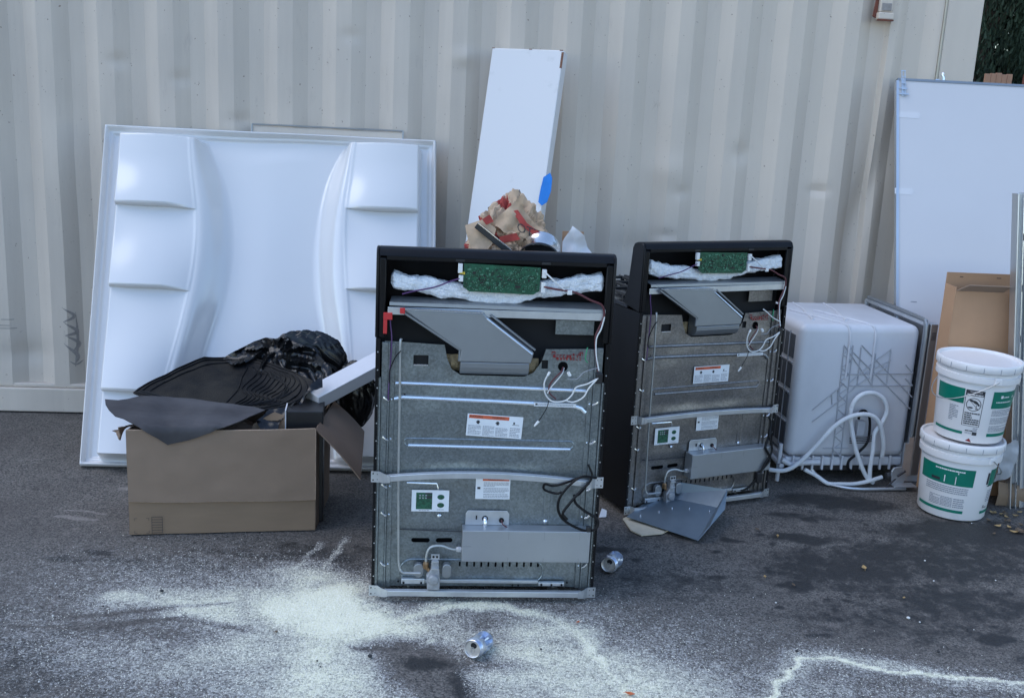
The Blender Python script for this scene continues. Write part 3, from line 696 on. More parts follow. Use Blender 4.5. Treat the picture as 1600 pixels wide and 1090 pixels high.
def make_range(name, loc, rz, label, sc=1.0, first=True, G=None):
    G = G or M_galv
    t = thing(name, loc, rz, label, 'cooker', 'cookers standing with their backs to the camera'); t.scale = (sc,)*3
    # ---- cabinet
    for sx in (-1, 1):
        m = MB(); x0, x1 = sorted((sx*.381, sx*.374)); m.box(x0, x1, -.004, .60, .03, .905); m.box(*sorted((sx*.381, sx*.366)), -.006, -.0042, .03, .905)
        p = m.build('side_panel', M_blackm, t, bevel=.002)
        h = MB()
        for z in np.arange(.08, .88, .06): h.lathe([(.0022, 0), (.0022, .0012)], 8, Matrix.Translation((sx*.3735, -.0062, z)) @ Matrix.Rotation(R(90), 4, 'X'), cap=True)
        h.build('fixing_hole', M_steel, p)
    m = MB(); m.box(-.373, .373, .59, .64, .22, .86); d = m.build('oven_door', M_blackm, t, bevel=.006)
    m = MB(); m.tube([(-.30, .70, .82), (.30, .70, .82)], .011, 10); m.tube([(-.28, .64, .82), (-.28, .70, .82)], .008, 8); m.tube([(.28, .64, .82), (.28, .70, .82)], .008, 8); m.build('handle', M_stain, d, smooth=True)
    m = MB(); m.box(-.22, .22, .6405, .642, .35, .72); m.build('window', M_glasst, d)
    m = MB(); m.box(-.373, .373, .59, .635, .04, .212); m.build('drawer', M_blackm, t, bevel=.006)
    m = MB(); m.box(-.373, .373, .58, .645, .868, .925); kp = m.build('control_panel', M_blackm, t, bevel=.01)
    for k in range(5):
        m = MB(); m.lathe([(.018, 0), (.018, .02), (.014, .028), (.001, .028)], 16, Matrix.Translation((-.26+k*.13, .645, .895)) @ Matrix.Rotation(R(-90), 4, 'X')); m.build('knob', M_blackp, t, smooth=True)
    m = MB(); m.box(-.381, .381, .10, .640, .907, .925); m.box(-.381, .381, .10, .115, .925, .932); ck = m.build('cooktop', M_glasst, t, bevel=.006)
    for gx in (-.25, 0, .25):
        m = MB()
        for yy in (.17, .30, .43, .56): m.box(gx-.115, gx+.115, yy-.006, yy+.006, .948, .960)
        for xx in (-.11, 0, .11): m.box(gx+xx-.006, gx+xx+.006, .15, .59, .9475, .9595)
        for xx in (-.11, .11):
            for yy in (.17, .56): m.box(gx+xx-.007, gx+xx+.007, yy-.007, yy+.007, .9255, .9475)
        m.build('burner_grate', M_iron, t, bevel=.002)
    for gx in (-.25, .25):
        for yy in (.24, .50):
            m = MB(); m.lathe([(.045, .9255), (.042, .936), (.030, .944), (.001, .945)], 20, Matrix.Translation((gx, yy, 0))); m.build('burner_cap', M_iron, t, smooth=True)
    # ---- back splash (open at the back)
    out = [(-.004, .905), (-.004, 1.172), (.004, 1.190), (.020, 1.197), (.050, 1.196), (.074, 1.188), (.086, 1.17), (.094, 1.10), (.104, 1.02), (.120, .955), (.150, .926)]
    for sx in (-1, 1):
        m = MB(); m.prism(out, *sorted((sx*.384, sx*.374)), axis='x'); m.box(*sorted((sx*.3745, sx*.352)), -.002, .010, .905, 1.165); m.build('splashback_end', M_blackm, t, bevel=.004, smooth=True)
    m = MB(); k = len(out)-1; prof = out[1:]
    vs = [(x, a, b) for x in (-.374, .374) for a, b in prof]; q = len(prof)
    m.add(vs, [(i, i+1, q+i+1, q+i) for i in range(q-1)]); m.build('splashback_skin', M_blackm, t, smooth=True, solid=.003, off=1, angle=60)
    m = MB(); m.box(-.352, .352, -.003, .012, 1.158, 1.172)
    m.build('top_flange', M_blackm, t, bevel=.002)
    m = MB(); m.box(-.372, .372, .062, .066, .70, .985)
    m.build('inner_baffle', M_void, t)
    # ---- rock wool box behind the rear sheet
    m = MB(); m.box(-.34, .34, .06, .57, .05, .70); m.build('oven_box', M_void, t)
    for cx, cz in ((-.132, .822), (.125, .815)):
        m = MB(); m.grid(8, 6, lambda u, v, cx=cx, cz=cz: (cx-.028+.056*u, .045-.02*math.sin(u*3.1)*math.sin(v*3.1)-.01*noise.noise(Vector((u*5+cx*30, v*5, 0))), cz-.03+.055*v)); m.build('insulation', M_tan, t, smooth=True)
    # ---- galvanised rear sheet with its real openings
    holes = [stadium(-.235, .832, .0245, .0165, 2), stadium(.170, .829, .0105, .015, 2), stadium(.231, .823, .017, .017, 3), stadium(-.2185, .203, .0315, .0085, 3), stadium(-.1385, .203, .0285, .0085, 3)]
    holes[0] = [(-.2595, .8155), (-.2105, .8155), (-.2105, .8485), (-.2595, .8485)]; holes[1] = [(.160, .814), (.181, .814), (.181, .843), (.160, .843)]
    for i in range(12): holes.append(stadium(-.082+i*.0245, .1165, .0036, .0095, 2))
    for hx in (-.302, -.285, .262): holes.append(stadium(hx, .715 if hx < 0 else .70, .0035, .0035, 2))
    def rel(x, z):
        y = .012
        y += .004*math.exp(-((z-.488)/.02)**2)*(1-min(1, abs(x)/.34)**4)
        y -= .003*math.exp(-((z-.64)/.10)**2)*math.exp(-(x/.25)**2)
        y += .0035*noise.noise(Vector((x*9, 1.3, z*9)))
        if z < .26: y += .0030*noise.noise(Vector((x*38+z*20, 4, z*30)))*min(1, (.26-z)/.05)
        if z < .245: y += .004
        return (x, y, z)
    m = sheet(PD, rel, .022, holes); p = m.build('rear_sheet', G, t, smooth=True, solid=.0012, angle=60)
    m = MB(); m.box(.158, .186, .020, .028, .81, .85); m.box(-.262, -.208, .022, .03, .812, .852); m.build('dark_backing', M_void, t)
    m = MB(); m.box(-.258, -.212, .008, .012, .8140, .8185); m.build('hole_lip', M_bright, t)
    # embossed ribs
    def rib(pts, r, y=.010, mt=None):
        m = MB(); m.tube([(a, y, b) for a, b in pts], r, 8); return m.build('embossed_rib', mt or G, t, smooth=True)
    rib([(-.315, .753), (-.30, .754), (0, .749), (.295, .743), (.312, .742)], .0065, mt=M_bright if first else G)
    rib([(-.318, .700), (-.29, .706), (0, .700), (.27, .692), (.30, .682), (.315, .668)], .0075, mt=M_bright if first else G)
    m = MB(); st = stadium(0, .553, .282, .013, 5); m.tube([(a, .011, b) for a, b in st+[st[0]]], .003, 6); m.build('embossed_rib', G, t, smooth=True)
    rib([(-.268, .5425), (.272, .5385)], .0055, .009, mt=M_bright if first else G)
    for x_, z0, z1 in ((-.158, .29, .39), (.203, .275, .42)):
        m = MB(); st = stadium(x_, (z0+z1)/2, .011, (z1-z0)/2, 4); m.tube([(a, .0115, b) for a, b in st+[st[0]]], .0022, 6); m.build('embossed_rib', G, t, smooth=True)
        m = MB(); m.lathe([(.001, .004), (.006, .002), (.0075, 0)], 12, Matrix.Translation((x_, .009, z0+.004)) @ Matrix.Rotation(R(90), 4, 'X')); m.build('dimple', M_bright, t, smooth=True)
    rib([(-.27, .411), (-.17, .409), (-.165, .39)], .0035, mt=M_bright)
    rib([(-.30, .247), (-.28, .243), (-.08, .238)], .0018, .010, M_grime)
    m = MB(); st = stadium(-.04, .092, .245, .042, 6); m.tube([(a, .014, b) for a, b in st+[st[0]]], .0035, 6); m.build('burner_box_edge', G, t, smooth=True)
    m = MB(); m.prism(stadium(-.04, .058, .23, .006, 3), .002, .014); m.build('burner_box_lip', M_steel, t, bevel=.001)
    # side channels with folds
    for sx in (-1, 1):
        zt = .775 if sx < 0 else .775
        m = MB()
        m.box(*sorted((sx*.373, sx*.362)), -.006, .004, .035, zt); m.box(*sorted((sx*.3615, sx*.340)), .004, .007, .035, .89); m.box(*sorted((sx*.3395, sx*.3345)), -.003, .011, .035, .89); m.box(*sorted((sx*.334, sx*.318)), .0065, .009, .035, .885)
        m.build('side_channel', G, t, bevel=.0015)
        for z in (.70, .565, .40, .30, .12):
            m = MB(); m.tube([(sx*.352, -.001, z+.008), (sx*.343, -.006, z+.001), (sx*.335, -.004, z-.003)], .0035, 6); m.lathe([(.001, .003), (.0035, .0015), (.004, 0)], 8, Matrix.Translation((sx*.327, .0065, z-.002)) @ Matrix.Rotation(R(90), 4, 'X'))
            m.build('screw_tab', M_bright, t, smooth=True)
    # ---- ledge under the splashback
    m = MB(); m.add([(-.335, .055, 1.032), (.352, .055, 1.030), (.356, -.008, 1.020), (-.340, -.008, 1.024), (-.340, -.009, 1.014), (.356, -.009, 1.009)], [(0, 1, 2, 3), (3, 2, 5, 4)])
    m.build('ledge', M_duct, t, solid=.0015)
    m = MB(); m.box(-.345, .355, -.0075, -.006, .984, 1.0085); m.build('ledge_rail', M_steel, t, bevel=.001)
    m = MB(); m.box(.203, .330, .04, .042, .925, .972); m.build('cover_plate', G, t)
    # ---- vent duct
    D = [(-.300, 1.008), (-.040, 1.002), (-.030, .990), (.128, .876), (.120, .840), (-.112, .840), (-.108, .876)]
    m = MB(); m.prism(D, -.030, .035); du = m.build('vent_duct', M_duct, t, bevel=.004)
    m = MB(); prof = [(-.030, .8395), (-.029, .822), (-.020, .805), (-.004, .795), (.018, .790), (.035, .790), (.035, .8395)]
    m.prism(prof, -.108, .115, 'x'); m.build('duct_elbow', M_duct, du, bevel=.002)
    m = MB(); m.tube([(-.300, -.031, 1.008), (-.042, -.031, 1.003)], .0025, 6); m.tube([(-.030, -.030, .985), (.122, -.030, .871)], .003, 6); m.build('folded_seam', M_bright, du, smooth=True)
    m = MB(); m.tube([(-.018, -.022, .996), (.132, -.022, .884)], .004, 6); m.tube([(-.304, -.024, 1.002), (-.112, -.024, .880), (-.112, -.024, .842)], .005, 6); m.build('duct_flange', M_duct, du, smooth=True)
    # ---- insulation strip
    def ins(u, v):
        x = -.338+.690*u; sag = .0
        zc = 1.072+(.018 if u < .2 else 0)*(1-u/.2)-.026*math.exp(-((u-.48)/.20)**2)+.034*max(0, (u-.55)/.45)**1.3
        th_ = .028-.005*math.exp(-((u-.5)/.18)**2); a = 2*math.pi*v
        nz_ = .009*fbm((x*16, v*3, 3 if first else 8), 4); e = min(1, min(u, 1-u)/.02+.4)
        fz = .0028*noise.noise(Vector((x*45, v*14, 2)))+.0010*noise.noise(Vector((x*160, v*50, 5))); pw_ = lambda q: math.copysign(abs(q)**.6, q)
        return (x+fz, .040-(.022+nz_+fz)*pw_(math.cos(a))*e, zc+(th_+nz_+fz)*pw_(math.sin(a))*e)
    m = MB(); m.grid(230, 40, ins); io = m.build('insulation_strip', M_fibre, t, smooth=True, angle=180)
    # ---- circuit board
    m = MB(); m.prism([(-.108, 1.156), (.138, 1.150), (.138, 1.075), (.118, 1.062), (-.088, 1.066), (-.108, 1.080)], -.004, -.001); pb = m.build('circuit_board', M_pcb, t)
    rr = random.Random(5 if first else 9); m1 = MB(); m2 = MB()
    for k in range(420):
        x, z = rr.uniform(-.10, .13), rr.uniform(1.072, 1.146); a, b = rr.uniform(.0005, .0018), rr.uniform(.0005, .0016)
        if rr.random() < .06: a, b = a*3, b*2.4
        (m1 if rr.random() < .62 else m2).box(x-a, x+a, -.0075, -.0042, z-b, z+b)
    q = m1.build('solder_points', M_pcb2, pb); tag(q, kind='stuff')
    q = m2.build('chips', M_blackp, pb); tag(q, kind='stuff')
    m = MB(); m.tube([(-.047+.010*math.cos(a), -.006, 1.112+.008*math.sin(a)) for a in [k*2*math.pi/12 for k in range(13)]], .0018, 5); m.box(.058, .076, -.008, -.0045, 1.083, 1.090); m.build('buzzer_ring', M_blackp, pb)
    for x, z0, z1 in ((-.119, 1.125, 1.155), (-.116, 1.098, 1.118), (.150, 1.118, 1.145), (.149, 1.070, 1.104)):
        m = MB(); m.box(x-.007, x+.007, -.012, .002, z0, z1); m.build('connector', M_white, t, bevel=.001)
    m = MB(); m.box(-.112, -.104, -.014, -.0125, 1.122, 1.130); m.box(-.121, -.107, -.014, -.0125, 1.124, 1.127); m.build('connector_tab', M_yellow, t)
    for x in (-.12, .155):
        m = MB(); m.box(x-.014, x+.014, -.006, -.0032, 1.160, 1.168); m.build('clip', M_blackp, t, bevel=.001)
    # ---- labels
    r1 = R(-3 if first else 0)
    label_sheet(t, .014, .6155, .185, .076, r1, 'wide', .0035)
    label_sheet(t, .211, .694, .140, .013, R(-1), 'strip', .0010)
    label_sheet(t, -.190, .350, .125, .076, 0, 'diagram', .0035)
    label_sheet(t, .018, .398, .116, .078, 0, 'square', .0045)
    # ---- braces
    def brace(z0, zc, z1, y=-.024):
        m = MB(); xs = np.linspace(-.335, .335, 24); vs = []
        for x in xs:
            u = x/.335; f = (1-u*u); f = f if zc != z0 else 0
            z = (z0+(z1-z0)*(x+.335)/.67)+(zc-(z0+z1)/2)*f
            for a, b in ((0, .013), (-.010, .009), (-.010, -.010), (0, -.014), (.003, -.0125), (.003, .0115)): vs.append((x, y+a, z+b))
        k = 6; m.add(vs, [(i*k+j, i*k+(j+1) % k, (i+1)*k+(j+1) % k, (i+1)*k+j) for i in range(23) for j in range(k)]+[tuple(range(5, -1, -1)), tuple(range(23*k, 24*k))])
        b = m.build('brace', M_steel, t, bevel=.001)
        for sx in (-1, 1):
            zz = z0 if sx < 0 else z1
            m = MB(); vs = []
            P_ = [(.325, -.035, .012), (.345, -.028, .016), (.360, -.014, .019), (.388, -.012, .019)]
            for x, yy, hz in P_: vs += [(sx*x, yy, zz-hz), (sx*x, yy, zz+hz)]
            m.add(vs, [(2*i, 2*i+2, 2*i+3, 2*i+1) for i in range(3)]); e = m.build('brace_end', M_steel, b, solid=.002)
            m = MB()
            for hx, hz in ((.366, .009), (.366, -.009), (.381, .011), (.381, -.011)): m.lathe([(.0026, 0), (.0026, .001)], 8, Matrix.Translation((sx*hx, -.0135, zz+hz)) @ Matrix.Rotation(R(90), 4, 'X'), cap=True)
            m.build('hole', M_void, b)
        return b
    if first: brace(.438, .4545, .430)
    else: brace(.440, .446, .434)
    brace(.030, .030, .028)
    # ---- gas line and regulator
    m = MB(); m.tube(spline([(-.300, -.004, .905), (-.303, -.010, .88), (-.300, -.012, .70), (-.298, -.012, .45), (-.292, -.012, .20), (-.288, -.012, .120), (-.276, -.014, .098), (-.255, -.015, .096), (-.215, -.018, .097)], 8), .0042, 8); m.build('gas_tube', M_tube, t, smooth=True)
    m = MB(); m.tube(spline([(-.198, -.022, .135), (-.197, -.022, .165), (-.188, -.022, .190), (-.170, -.022, .199), (-.145, -.022, .199), (-.120, -.022, .190), (-.102, -.020, .186), (-.085, -.018, .186)], 6), .0046, 8); m.build('gas_tube', M_tube, t, smooth=True)
    m = MB(); m.lathe([(.008, 0), (.010, .006), (.010, .016), (.006, .020)], 6, Matrix.Translation((-.098, -.020, .186)) @ Matrix.Rotation(R(90), 4, 'Y'), cap=True); m.build('tube_nut', M_steel, t)
    m = MB(); m.lathe([(.010, 0), (.010, .018), (.006, .024)], 6, Matrix.Translation((-.198, -.022, .118)), cap=True); m.tube([(-.198, -.022, .122), (-.185, -.022, .108)], .007, 8); m.build('elbow_fitting', M_brass, t)
    m = MB(); m.prism([(-.192, .045), (-.150, .045), (-.150, .090), (-.153, .118), (-.158, .160), (-.178, .160), (-.182, .118), (-.196, .095)], -.040, -.012); rg_ = m.build('gas_regulator', M_cast, t, bevel=.004)
    m = MB(); m.lathe([(.019, 0), (.019, .004), (.015, .010), (.006, .012), (.001, .012)], 20, Matrix.Translation((-.172, -.040, .085)) @ Matrix.Rotation(R(90), 4, 'X')); m.build('regulator_dome', M_cast, rg_, smooth=True)
    m = MB(); m.prism(stadium(-.128, .112, .016, .026, 4), -.034, -.008); m.build('regulator_cap', M_duct, rg_, bevel=.003); m = MB(); m.prism(stadium(-.222, .105, .018, .026, 4), -.016, .004); m.build('regulator_cap', M_duct, rg_, bevel=.003)
    m = MB()
    for xx in (-.174, -.162): m.lathe([(.0038, 0), (.0038, .002)], 10, Matrix.Translation((xx, -.0405, .168)) @ Matrix.Rotation(R(90), 4, 'X'), cap=True)
    m.build('bolt_hole', M_void, rg_)
    m = MB(); m.box(-.182, -.154, -.0395, -.036, .158, .176); m.box(-.180, -.156, -.046, -.0397, .149, .1535); m.box(-.180, -.156, -.046, -.0397, .123, .128); m.build('regulator_bracket', M_steel, rg_)
    m = MB(); m.box(.19, .28, -.004, .010, .046, .060); m.build('foot_bracket', M_steel, t, bevel=.002)
    m = MB(); m.box(-.280, -.200, -.004, .010, .050, .070)
    m.build('foot_bracket', M_steel, t, bevel=.002)
    m = MB()
    for xx, zz in ((-.29, .056), (-.272, .056), (-.212, .056), (.20, .052), (.235, .052), (.27, .052), (.29, .056), (.12, .05), (.10, .05)): m.lathe([(.0038, 0), (.0038, .0012)], 8, Matrix.Translation((xx, -.0062 if abs(xx) < .29 else .0055, zz)) @ Matrix.Rotation(R(90), 4, 'X'), cap=True)
    m.build('bolt_hole', M_void, t)
    # ---- terminal cover box
    m = MB(); m.box(-.080, .352, -.046, .010, .153, .266); cb = m.build('terminal_cover', M_cover, t, bevel=.0025)
    m = MB(); m.prism([(-.070, .2665), (.078, .2665), (.078, .306), (.070, .318), (-.062, .318), (-.070, .306)], .002, .005); m.build('cover_tab', M_steel, cb, bevel=.001)
    m = MB()
    for xx in (.075, .195, .315): m.box(xx-.0007, xx+.0007, -.0465, -.0462, .155, .170); m.box(xx-.0007, xx+.0007, -.0465, -.0462, .235, .264)
    m.box(-.079, -.050, -.0465, -.0462, .208, .2095); m.build('cover_notch', M_duct, cb)
    m = MB(); m.lathe([(.010, 0), (.010, .003)], 12, Matrix.Translation((-.004, .002, .290)) @ Matrix.Rotation(R(90), 4, 'X'), cap=True); m.lathe([(.009, 0), (.009, .003)], 12, Matrix.Translation((.052, .002, .284)) @ Matrix.Rotation(R(90), 4, 'X'), cap=True); m.box(-.035, -.031, -.0015, .0015, .287, .300); m.build('cable_hole', M_void, cb)
    m = MB(); m.tube(spline([(-.004, .0, .292), (-.004, -.012, .288), (-.004, -.016, .272), (-.004, -.010, .258)], 5), .0065, 8); m.build('wire_clip', M_bright, cb, smooth=True)
    m = MB(); m.tube(spline([(.052, .0, .286), (.056, -.014, .276), (.070, -.012, .266), (.085, -.006, .260)], 5), .002, 6); m.build('wire', M_darkred, cb, smooth=True)
    # ---- wiring
    def wire(pts, r, mt, nm='wire', n=6): m = MB(); m.tube(spline(pts, 7), r, 6); return m.build(nm, mt, t, smooth=True)
    wire([(-.12, -.010, 1.108), (-.15, -.014, 1.098), (-.20, -.016, 1.078), (-.26, -.014, 1.064), (-.30, .0, 1.05)], .0024, M_purple)
    wire([(-.335, .0, 1.008), (-.336, -.006, .96), (-.330, -.010, .90), (-.334, -.012, .80), (-.337, -.014, .72), (-.336, -.010, .70)], .0022, M_purple)
    wire([(-.30, -.014, .868), (-.318, -.016, .845), (-.334, -.014, .80), (-.335, -.014, .76)], .0022, M_blackw)
    wire([(.150, -.012, 1.138), (.178, -.022, 1.115), (.215, -.024, 1.085), (.235, -.024, 1.078)], .0026, M_wirew)
    wire([(.150, -.010, 1.090), (.19, -.022, 1.085), (.25, -.026, 1.078), (.30, -.026, 1.055), (.338, -.022, 1.04), (.350, -.018, 1.015), (.348, -.016, .99), (.335, -.014, .955), (.328, -.014, .93), (.332, -.014, .88), (.340, -.014, .84), (.344, -.014, .815)], .0034, M_darkred)
    wire([(.352, -.019, 1.00), (.344, -.018, .96), (.331, -.016, .925), (.334, -.018, .87), (.346, -.018, .82)], .0024, M_wirew)
    m = MB(); m.box(.225, .240, -.030, -.022, 1.070, 1.084); m.build('cable_tie', M_white, t, bevel=.001)
    m = MB(); m.box(.338, .360, -.022, -.010, .775, .812); m.build('cable_clamp', M_blackp, t, bevel=.003)
    k = 1 if first else .8
    wire([(.345, -.020, .795), (.31, -.022, .775), (.275, -.020, .762), (.262, -.018, .735), (.24, -.018, .715), (.20, -.020, .712), (.175, -.020, .735), (.168, -.022, .775), (.180, -.02, .805)], .0026, M_wirew)
    wire([(.340, -.024, .792), (.315, -.024, .760), (.300, -.022, .73), (.27, -.020, .712), (.24, -.016, .715)], .0026, M_wirew)
    wire([(.231, .006, .822), (.222, -.016, .812), (.200, -.022, .79), (.185, -.022, .765), (.188, -.02, .74), (.21, -.018, .72)], .0026, M_darkred)
    wire([(.234, .006, .820), (.226, -.016, .806), (.205, -.024, .78), (.190, -.024, .76), (.180, -.022, .74)], .0018, M_wirew)
    wire([(.345, -.018, .83), (.30, -.018, .815), (.275, -.018, .79), (.245, -.018, .79)], .0014, M_inkgrey)
    wire([(.305, -.010, .895), (.300, -.016, .875), (.300, -.016, .855), (.308, -.014, .845)], .0018, M_greenw)
    wire([(.188, -.018, .72), (.182, -.016, .69), (.168, -.014, .66), (.156, -.014, .640)], .0014, M_blackw)
    m = MB(); m.tube([(.158, -.014, .642), (.150, -.014, .632), (.144, -.014, .624)], [.0045, .0040, .0025], 8); m.build('wire_terminal', M_white, t, smooth=True)
    m = MB(); m.tube([(.245, -.018, .812), (.252, -.018, .800)], .006, 6); m.tube([(.178, -.02, .800), (.184, -.02, .812)], .0045, 6); m.build('wire_terminal', M_white, t)
    # red stamped lettering next to the round opening
    rr = random.Random(2); m = MB()
    for i in range(9):
        x = .195+i*.0108; 
        for j in range(3):
            z = .847+j*.0075
            if rr.random() < .85: m.box(x, x+.0075, .0038, .0046, z, z+.0022)
            if rr.random() < .8: m.box(x+rr.choice([0, .003, .006]), x+rr.choice([.0015, .0045, .0075])+.001, .0030, .0037, z, z+.0078)
    for x in (.19, .282): m.box(x, x+.012, .0038, .0046, .872, .875); m.box(x, x+.002, .0030, .0037, .864, .874); m.box(x+.010, x+.012, .0030, .0037, .864, .874)
    m.build('red_stamp', M_redprint, t)
    if first:
        m = MB(); m.box(-.358, -.330, -.014, -.004, .968, .990); m.box(-.358, -.346, -.014, -.0045, .922, .9675); m.box(-.306, -.290, -.036, -.0315, .993, 1.012); m.build('red_tape', M_red, t, bevel=.001)
        # power cord
        c = M_blackw
        wire([(.30, -.030, .452), (.25, -.040, .435), (.215, -.036, .425), (.19, -.030, .428), (.185, -.026, .412), (.20, -.028, .402), (.23, -.036, .398), (.245, -.04, .405)], .0042, c, 'power_cord')
        wire([(.36, -.035, .455), (.31, -.045, .462), (.27, -.050, .435), (.240, -.048, .39), (.235, -.045, .35), (.250, -.042, .315), (.28, -.040, .29), (.33, -.040, .268), (.36, -.040, .27), (.376, -.036, .285), (.37, -.034, .31), (.33, -.034, .335), (.295, -.036, .365), (.288, -.038, .395)], .0046, c, 'power_cord')
        wire([(.335, -.042, .44), (.30, -.050, .405), (.27, -.050, .365), (.252, -.048, .332), (.268, -.046, .31)], .0050, c, 'power_cord')
        wire([(.33, -.03, .50), (.345, -.035, .46), (.325, -.04, .425), (.30, -.042, .395)], .0040, c, 'power_cord')
        m = MB(); m.box(.336, .352, -.046, -.032, .262, .284); m.build('cord_clamp', M_blackp, t, bevel=.003)
    else:
        c = M_blackw
        wire([(.335, -.02, .40), (.345, -.03, .37), (.33, -.045, .32), (.345, -.055, .25), (.31, -.058, .19), (.285, -.05, .13), (.25, -.04, .08), (.22, -.03, .06)], .0050, c, 'power_cord')
        wire([(.35, -.03, .33), (.31, -.05, .27), (.335, -.06, .21), (.29, -.055, .15), (.30, -.045, .11)], .0055, c, 'power_cord')
        m = MB(); m.box(.275, .305, -.060, -.040, .10, .15); m.build('plug', M_blackp, t, bevel=.004)
        wire([(.345, -.016, .84), (.30, -.020, .86), (.26, -.018, .89), (.245, -.014, .90)], .0026, M_wirew)
    for sx in (-.255, .250):
        for yy in (.06, .52):
            m = MB(); m.lathe([(.020, 0), (.021, .006), (.010, .010), (.006, .012), (.006, .036)], 16, Matrix.Translation((sx, yy, 0)), cap=True); m.build('levelling_foot', M_tube, t, smooth=True)
    return t
make_range('gas_cooker', (-.0585, 3.355, 0), R(5.43), 'nearer discarded gas cooker, bare galvanised back, loose black cord and red tape')
make_range('gas_cooker', (.829, 4.309, 0), R(25.1), 'farther discarded gas cooker turned at an angle beside the grey dishwasher', .955, False, M_galv2)

# ================================================================== THINGS ON THE NEAR COOKER
def crumple(c, r, seed, amp=.2, freq=3.0, sub=5, fn=None):
    bm = bmesh.new(); bmesh.ops.create_icosphere(bm, subdivisions=sub, radius=1)
    vs = []; so = Vector((seed, seed*2, 0))
    for v in bm.verts:
        p = v.co.copy(); q = p*freq+so; wv = Vector((noise.noise(q*.8), noise.noise(q*.8+Vector((9, 0, 0))), noise.noise(q*.8+Vector((0, 9, 0)))))
        q2 = q+wv*.9
        d = 1+amp*.75*noise.noise(q*.5)-amp*.50*(1-min(1, abs(noise.noise(q2))*3.2))-amp*.22*(1-min(1, abs(noise.noise(q2*2.3))*3.5))+amp*.10*noise.noise(q2*5)
        s = p*d; s = Vector((s.x*r[0], s.y*r[1], s.z*r[2]))
        if fn: s = fn(s)
        vs.append(tuple(s+Vector(c)))
    fs = [tuple(v.index for v in f.verts) for f in bm.faces]; bm.free()
    m = MB(); m.add(vs, fs); return m
def poly3(name, pts, m_, parent, th=.002, amp=.004, step=.02, seed=0):     # crumpled sheet through a 3D outline (first three points span its plane)
    P = [Vector(p) for p in pts]; c = sum(P, Vector())/len(P)
    n = Vector()
    for i in range(len(P)): n += (P[i]-c).cross(P[(i+1) % len(P)]-c)
    n.normalize(); a = (P[1]-P[0]).normalized(); b = n.cross(a)
    o2 = [((p-c).dot(a), (p-c).dot(b)) for p in P]; hs = [(p-c).dot(n) for p in P]
    def fn(u, v):
        h = 0; w_ = 0
        for (x, y), hh in zip(o2, hs): k = 1/((u-x)**2+(v-y)**2+1e-6); h += k*hh; w_ += k
        q = c+a*u+b*v; return q+n*(h/w_+amp*fbm((u*22+seed, v*22, seed), 3))
    m = sheet(o2, fn, step); return m.build(name, m_, parent, smooth=True, solid=th, angle=50)

carton = thing('open_carton', (.115, 3.72, .960), R(5), 'small brown carton on the near cooker under the steel duct ring, one flap up', 'carton')
m = MB()
m.box(-.10, .13, -.06, -.057, .001, .115); m.box(-.10, .13, .097, .10, .001, .150); m.box(-.10, -.097, -.0565, .0965, .001, .13); m.box(.127, .13, -.0565, .0965, .001, .13); m.box(-.0965, .1265, -.0565, .0965, .001, .004)
m.build('carton_walls', M_card3, carton)
m = MB(); m.box(.055, .132, .1005, .104, .15, .255); m.build('flap', M_card3, carton)

bag = thing('paper_bag', (-.035, 3.78, .960), 0, 'crumpled brown paper bag with red and black print on top of the near cooker', 'paper bag')
def bagfn(s): 
    z = s.z+.21; t = max(0, min(1, z/.42)); s.x *= 1.15-.55*t; s.x += .02*t; return Vector((s.x, s.y, z))
m = crumple((-.005, 0, -.03), (.185, .12, .20), 3.3, .42, 2.6, 6, bagfn); bo = m.build('crumpled_paper', M_kraft, bag, smooth=True, angle=25)
me = bo.data; me.materials.append(M_kraftred); me.materials.append(M_ink)
for p in me.polygons:
    c = p.center; s = noise.noise(Vector((c.x*5+1.7, c.z*7, c.y*3)))
    if abs(((c.z*1.0+c.x*.8)*7.5) % 1-.5) < .14 and s > -.25: p.material_index = 1
    elif noise.noise(Vector((c.x*60, c.z*60, 4))) > .42 and abs(((c.z+c.x*.8)*7.5) % 1-.1) < .12: p.material_index = 2
poly3('torn_corner', [(-.150, -.09, .275), (-.085, -.10, .300), (-.04, -.11, .27), (-.05, -.12, .22), (-.10, -.13, .16), (-.13, -.10, .21)], M_kraft, bag, .002, .012)
poly3('paper_fold', [(-.06, -.09, .30), (0, -.09, .355), (.035, -.08, .395), (.05, -.07, .345), (.10, -.08, .29), (.14, -.09, .26), (.06, -.12, .235), (-.02, -.12, .26)], M_kraft, bag, .002, .022, .014, 4)
vs, fs_ = text_quads('OTTO', .045); m = MB(); m.add([(v[0]*.9+.088, -.122-.0*v[1]+.02*math.sin(v[0]*30), v[1]+.262-.35*v[0]) for v in vs], fs_); m.build('print', M_ink, bag)
poly3('red_band', [(.012, -.10, .335), (.03, -.10, .34), (.065, -.108, .295), (.115, -.115, .262), (.10, -.12, .25), (.045, -.115, .285)], M_kraftred, bag, .001, .006, .012)
poly3('red_band', [(-.09, -.108, .300), (-.065, -.108, .318), (-.05, -.112, .295), (-.075, -.112, .282)], M_kraftred, bag, .001, .003, .012)
poly3('red_band', [(-.03, -.130, .245), (.03, -.130, .262), (.045, -.132, .24), (-.01, -.132, .225)], M_kraftred, bag, .001, .005, .012)

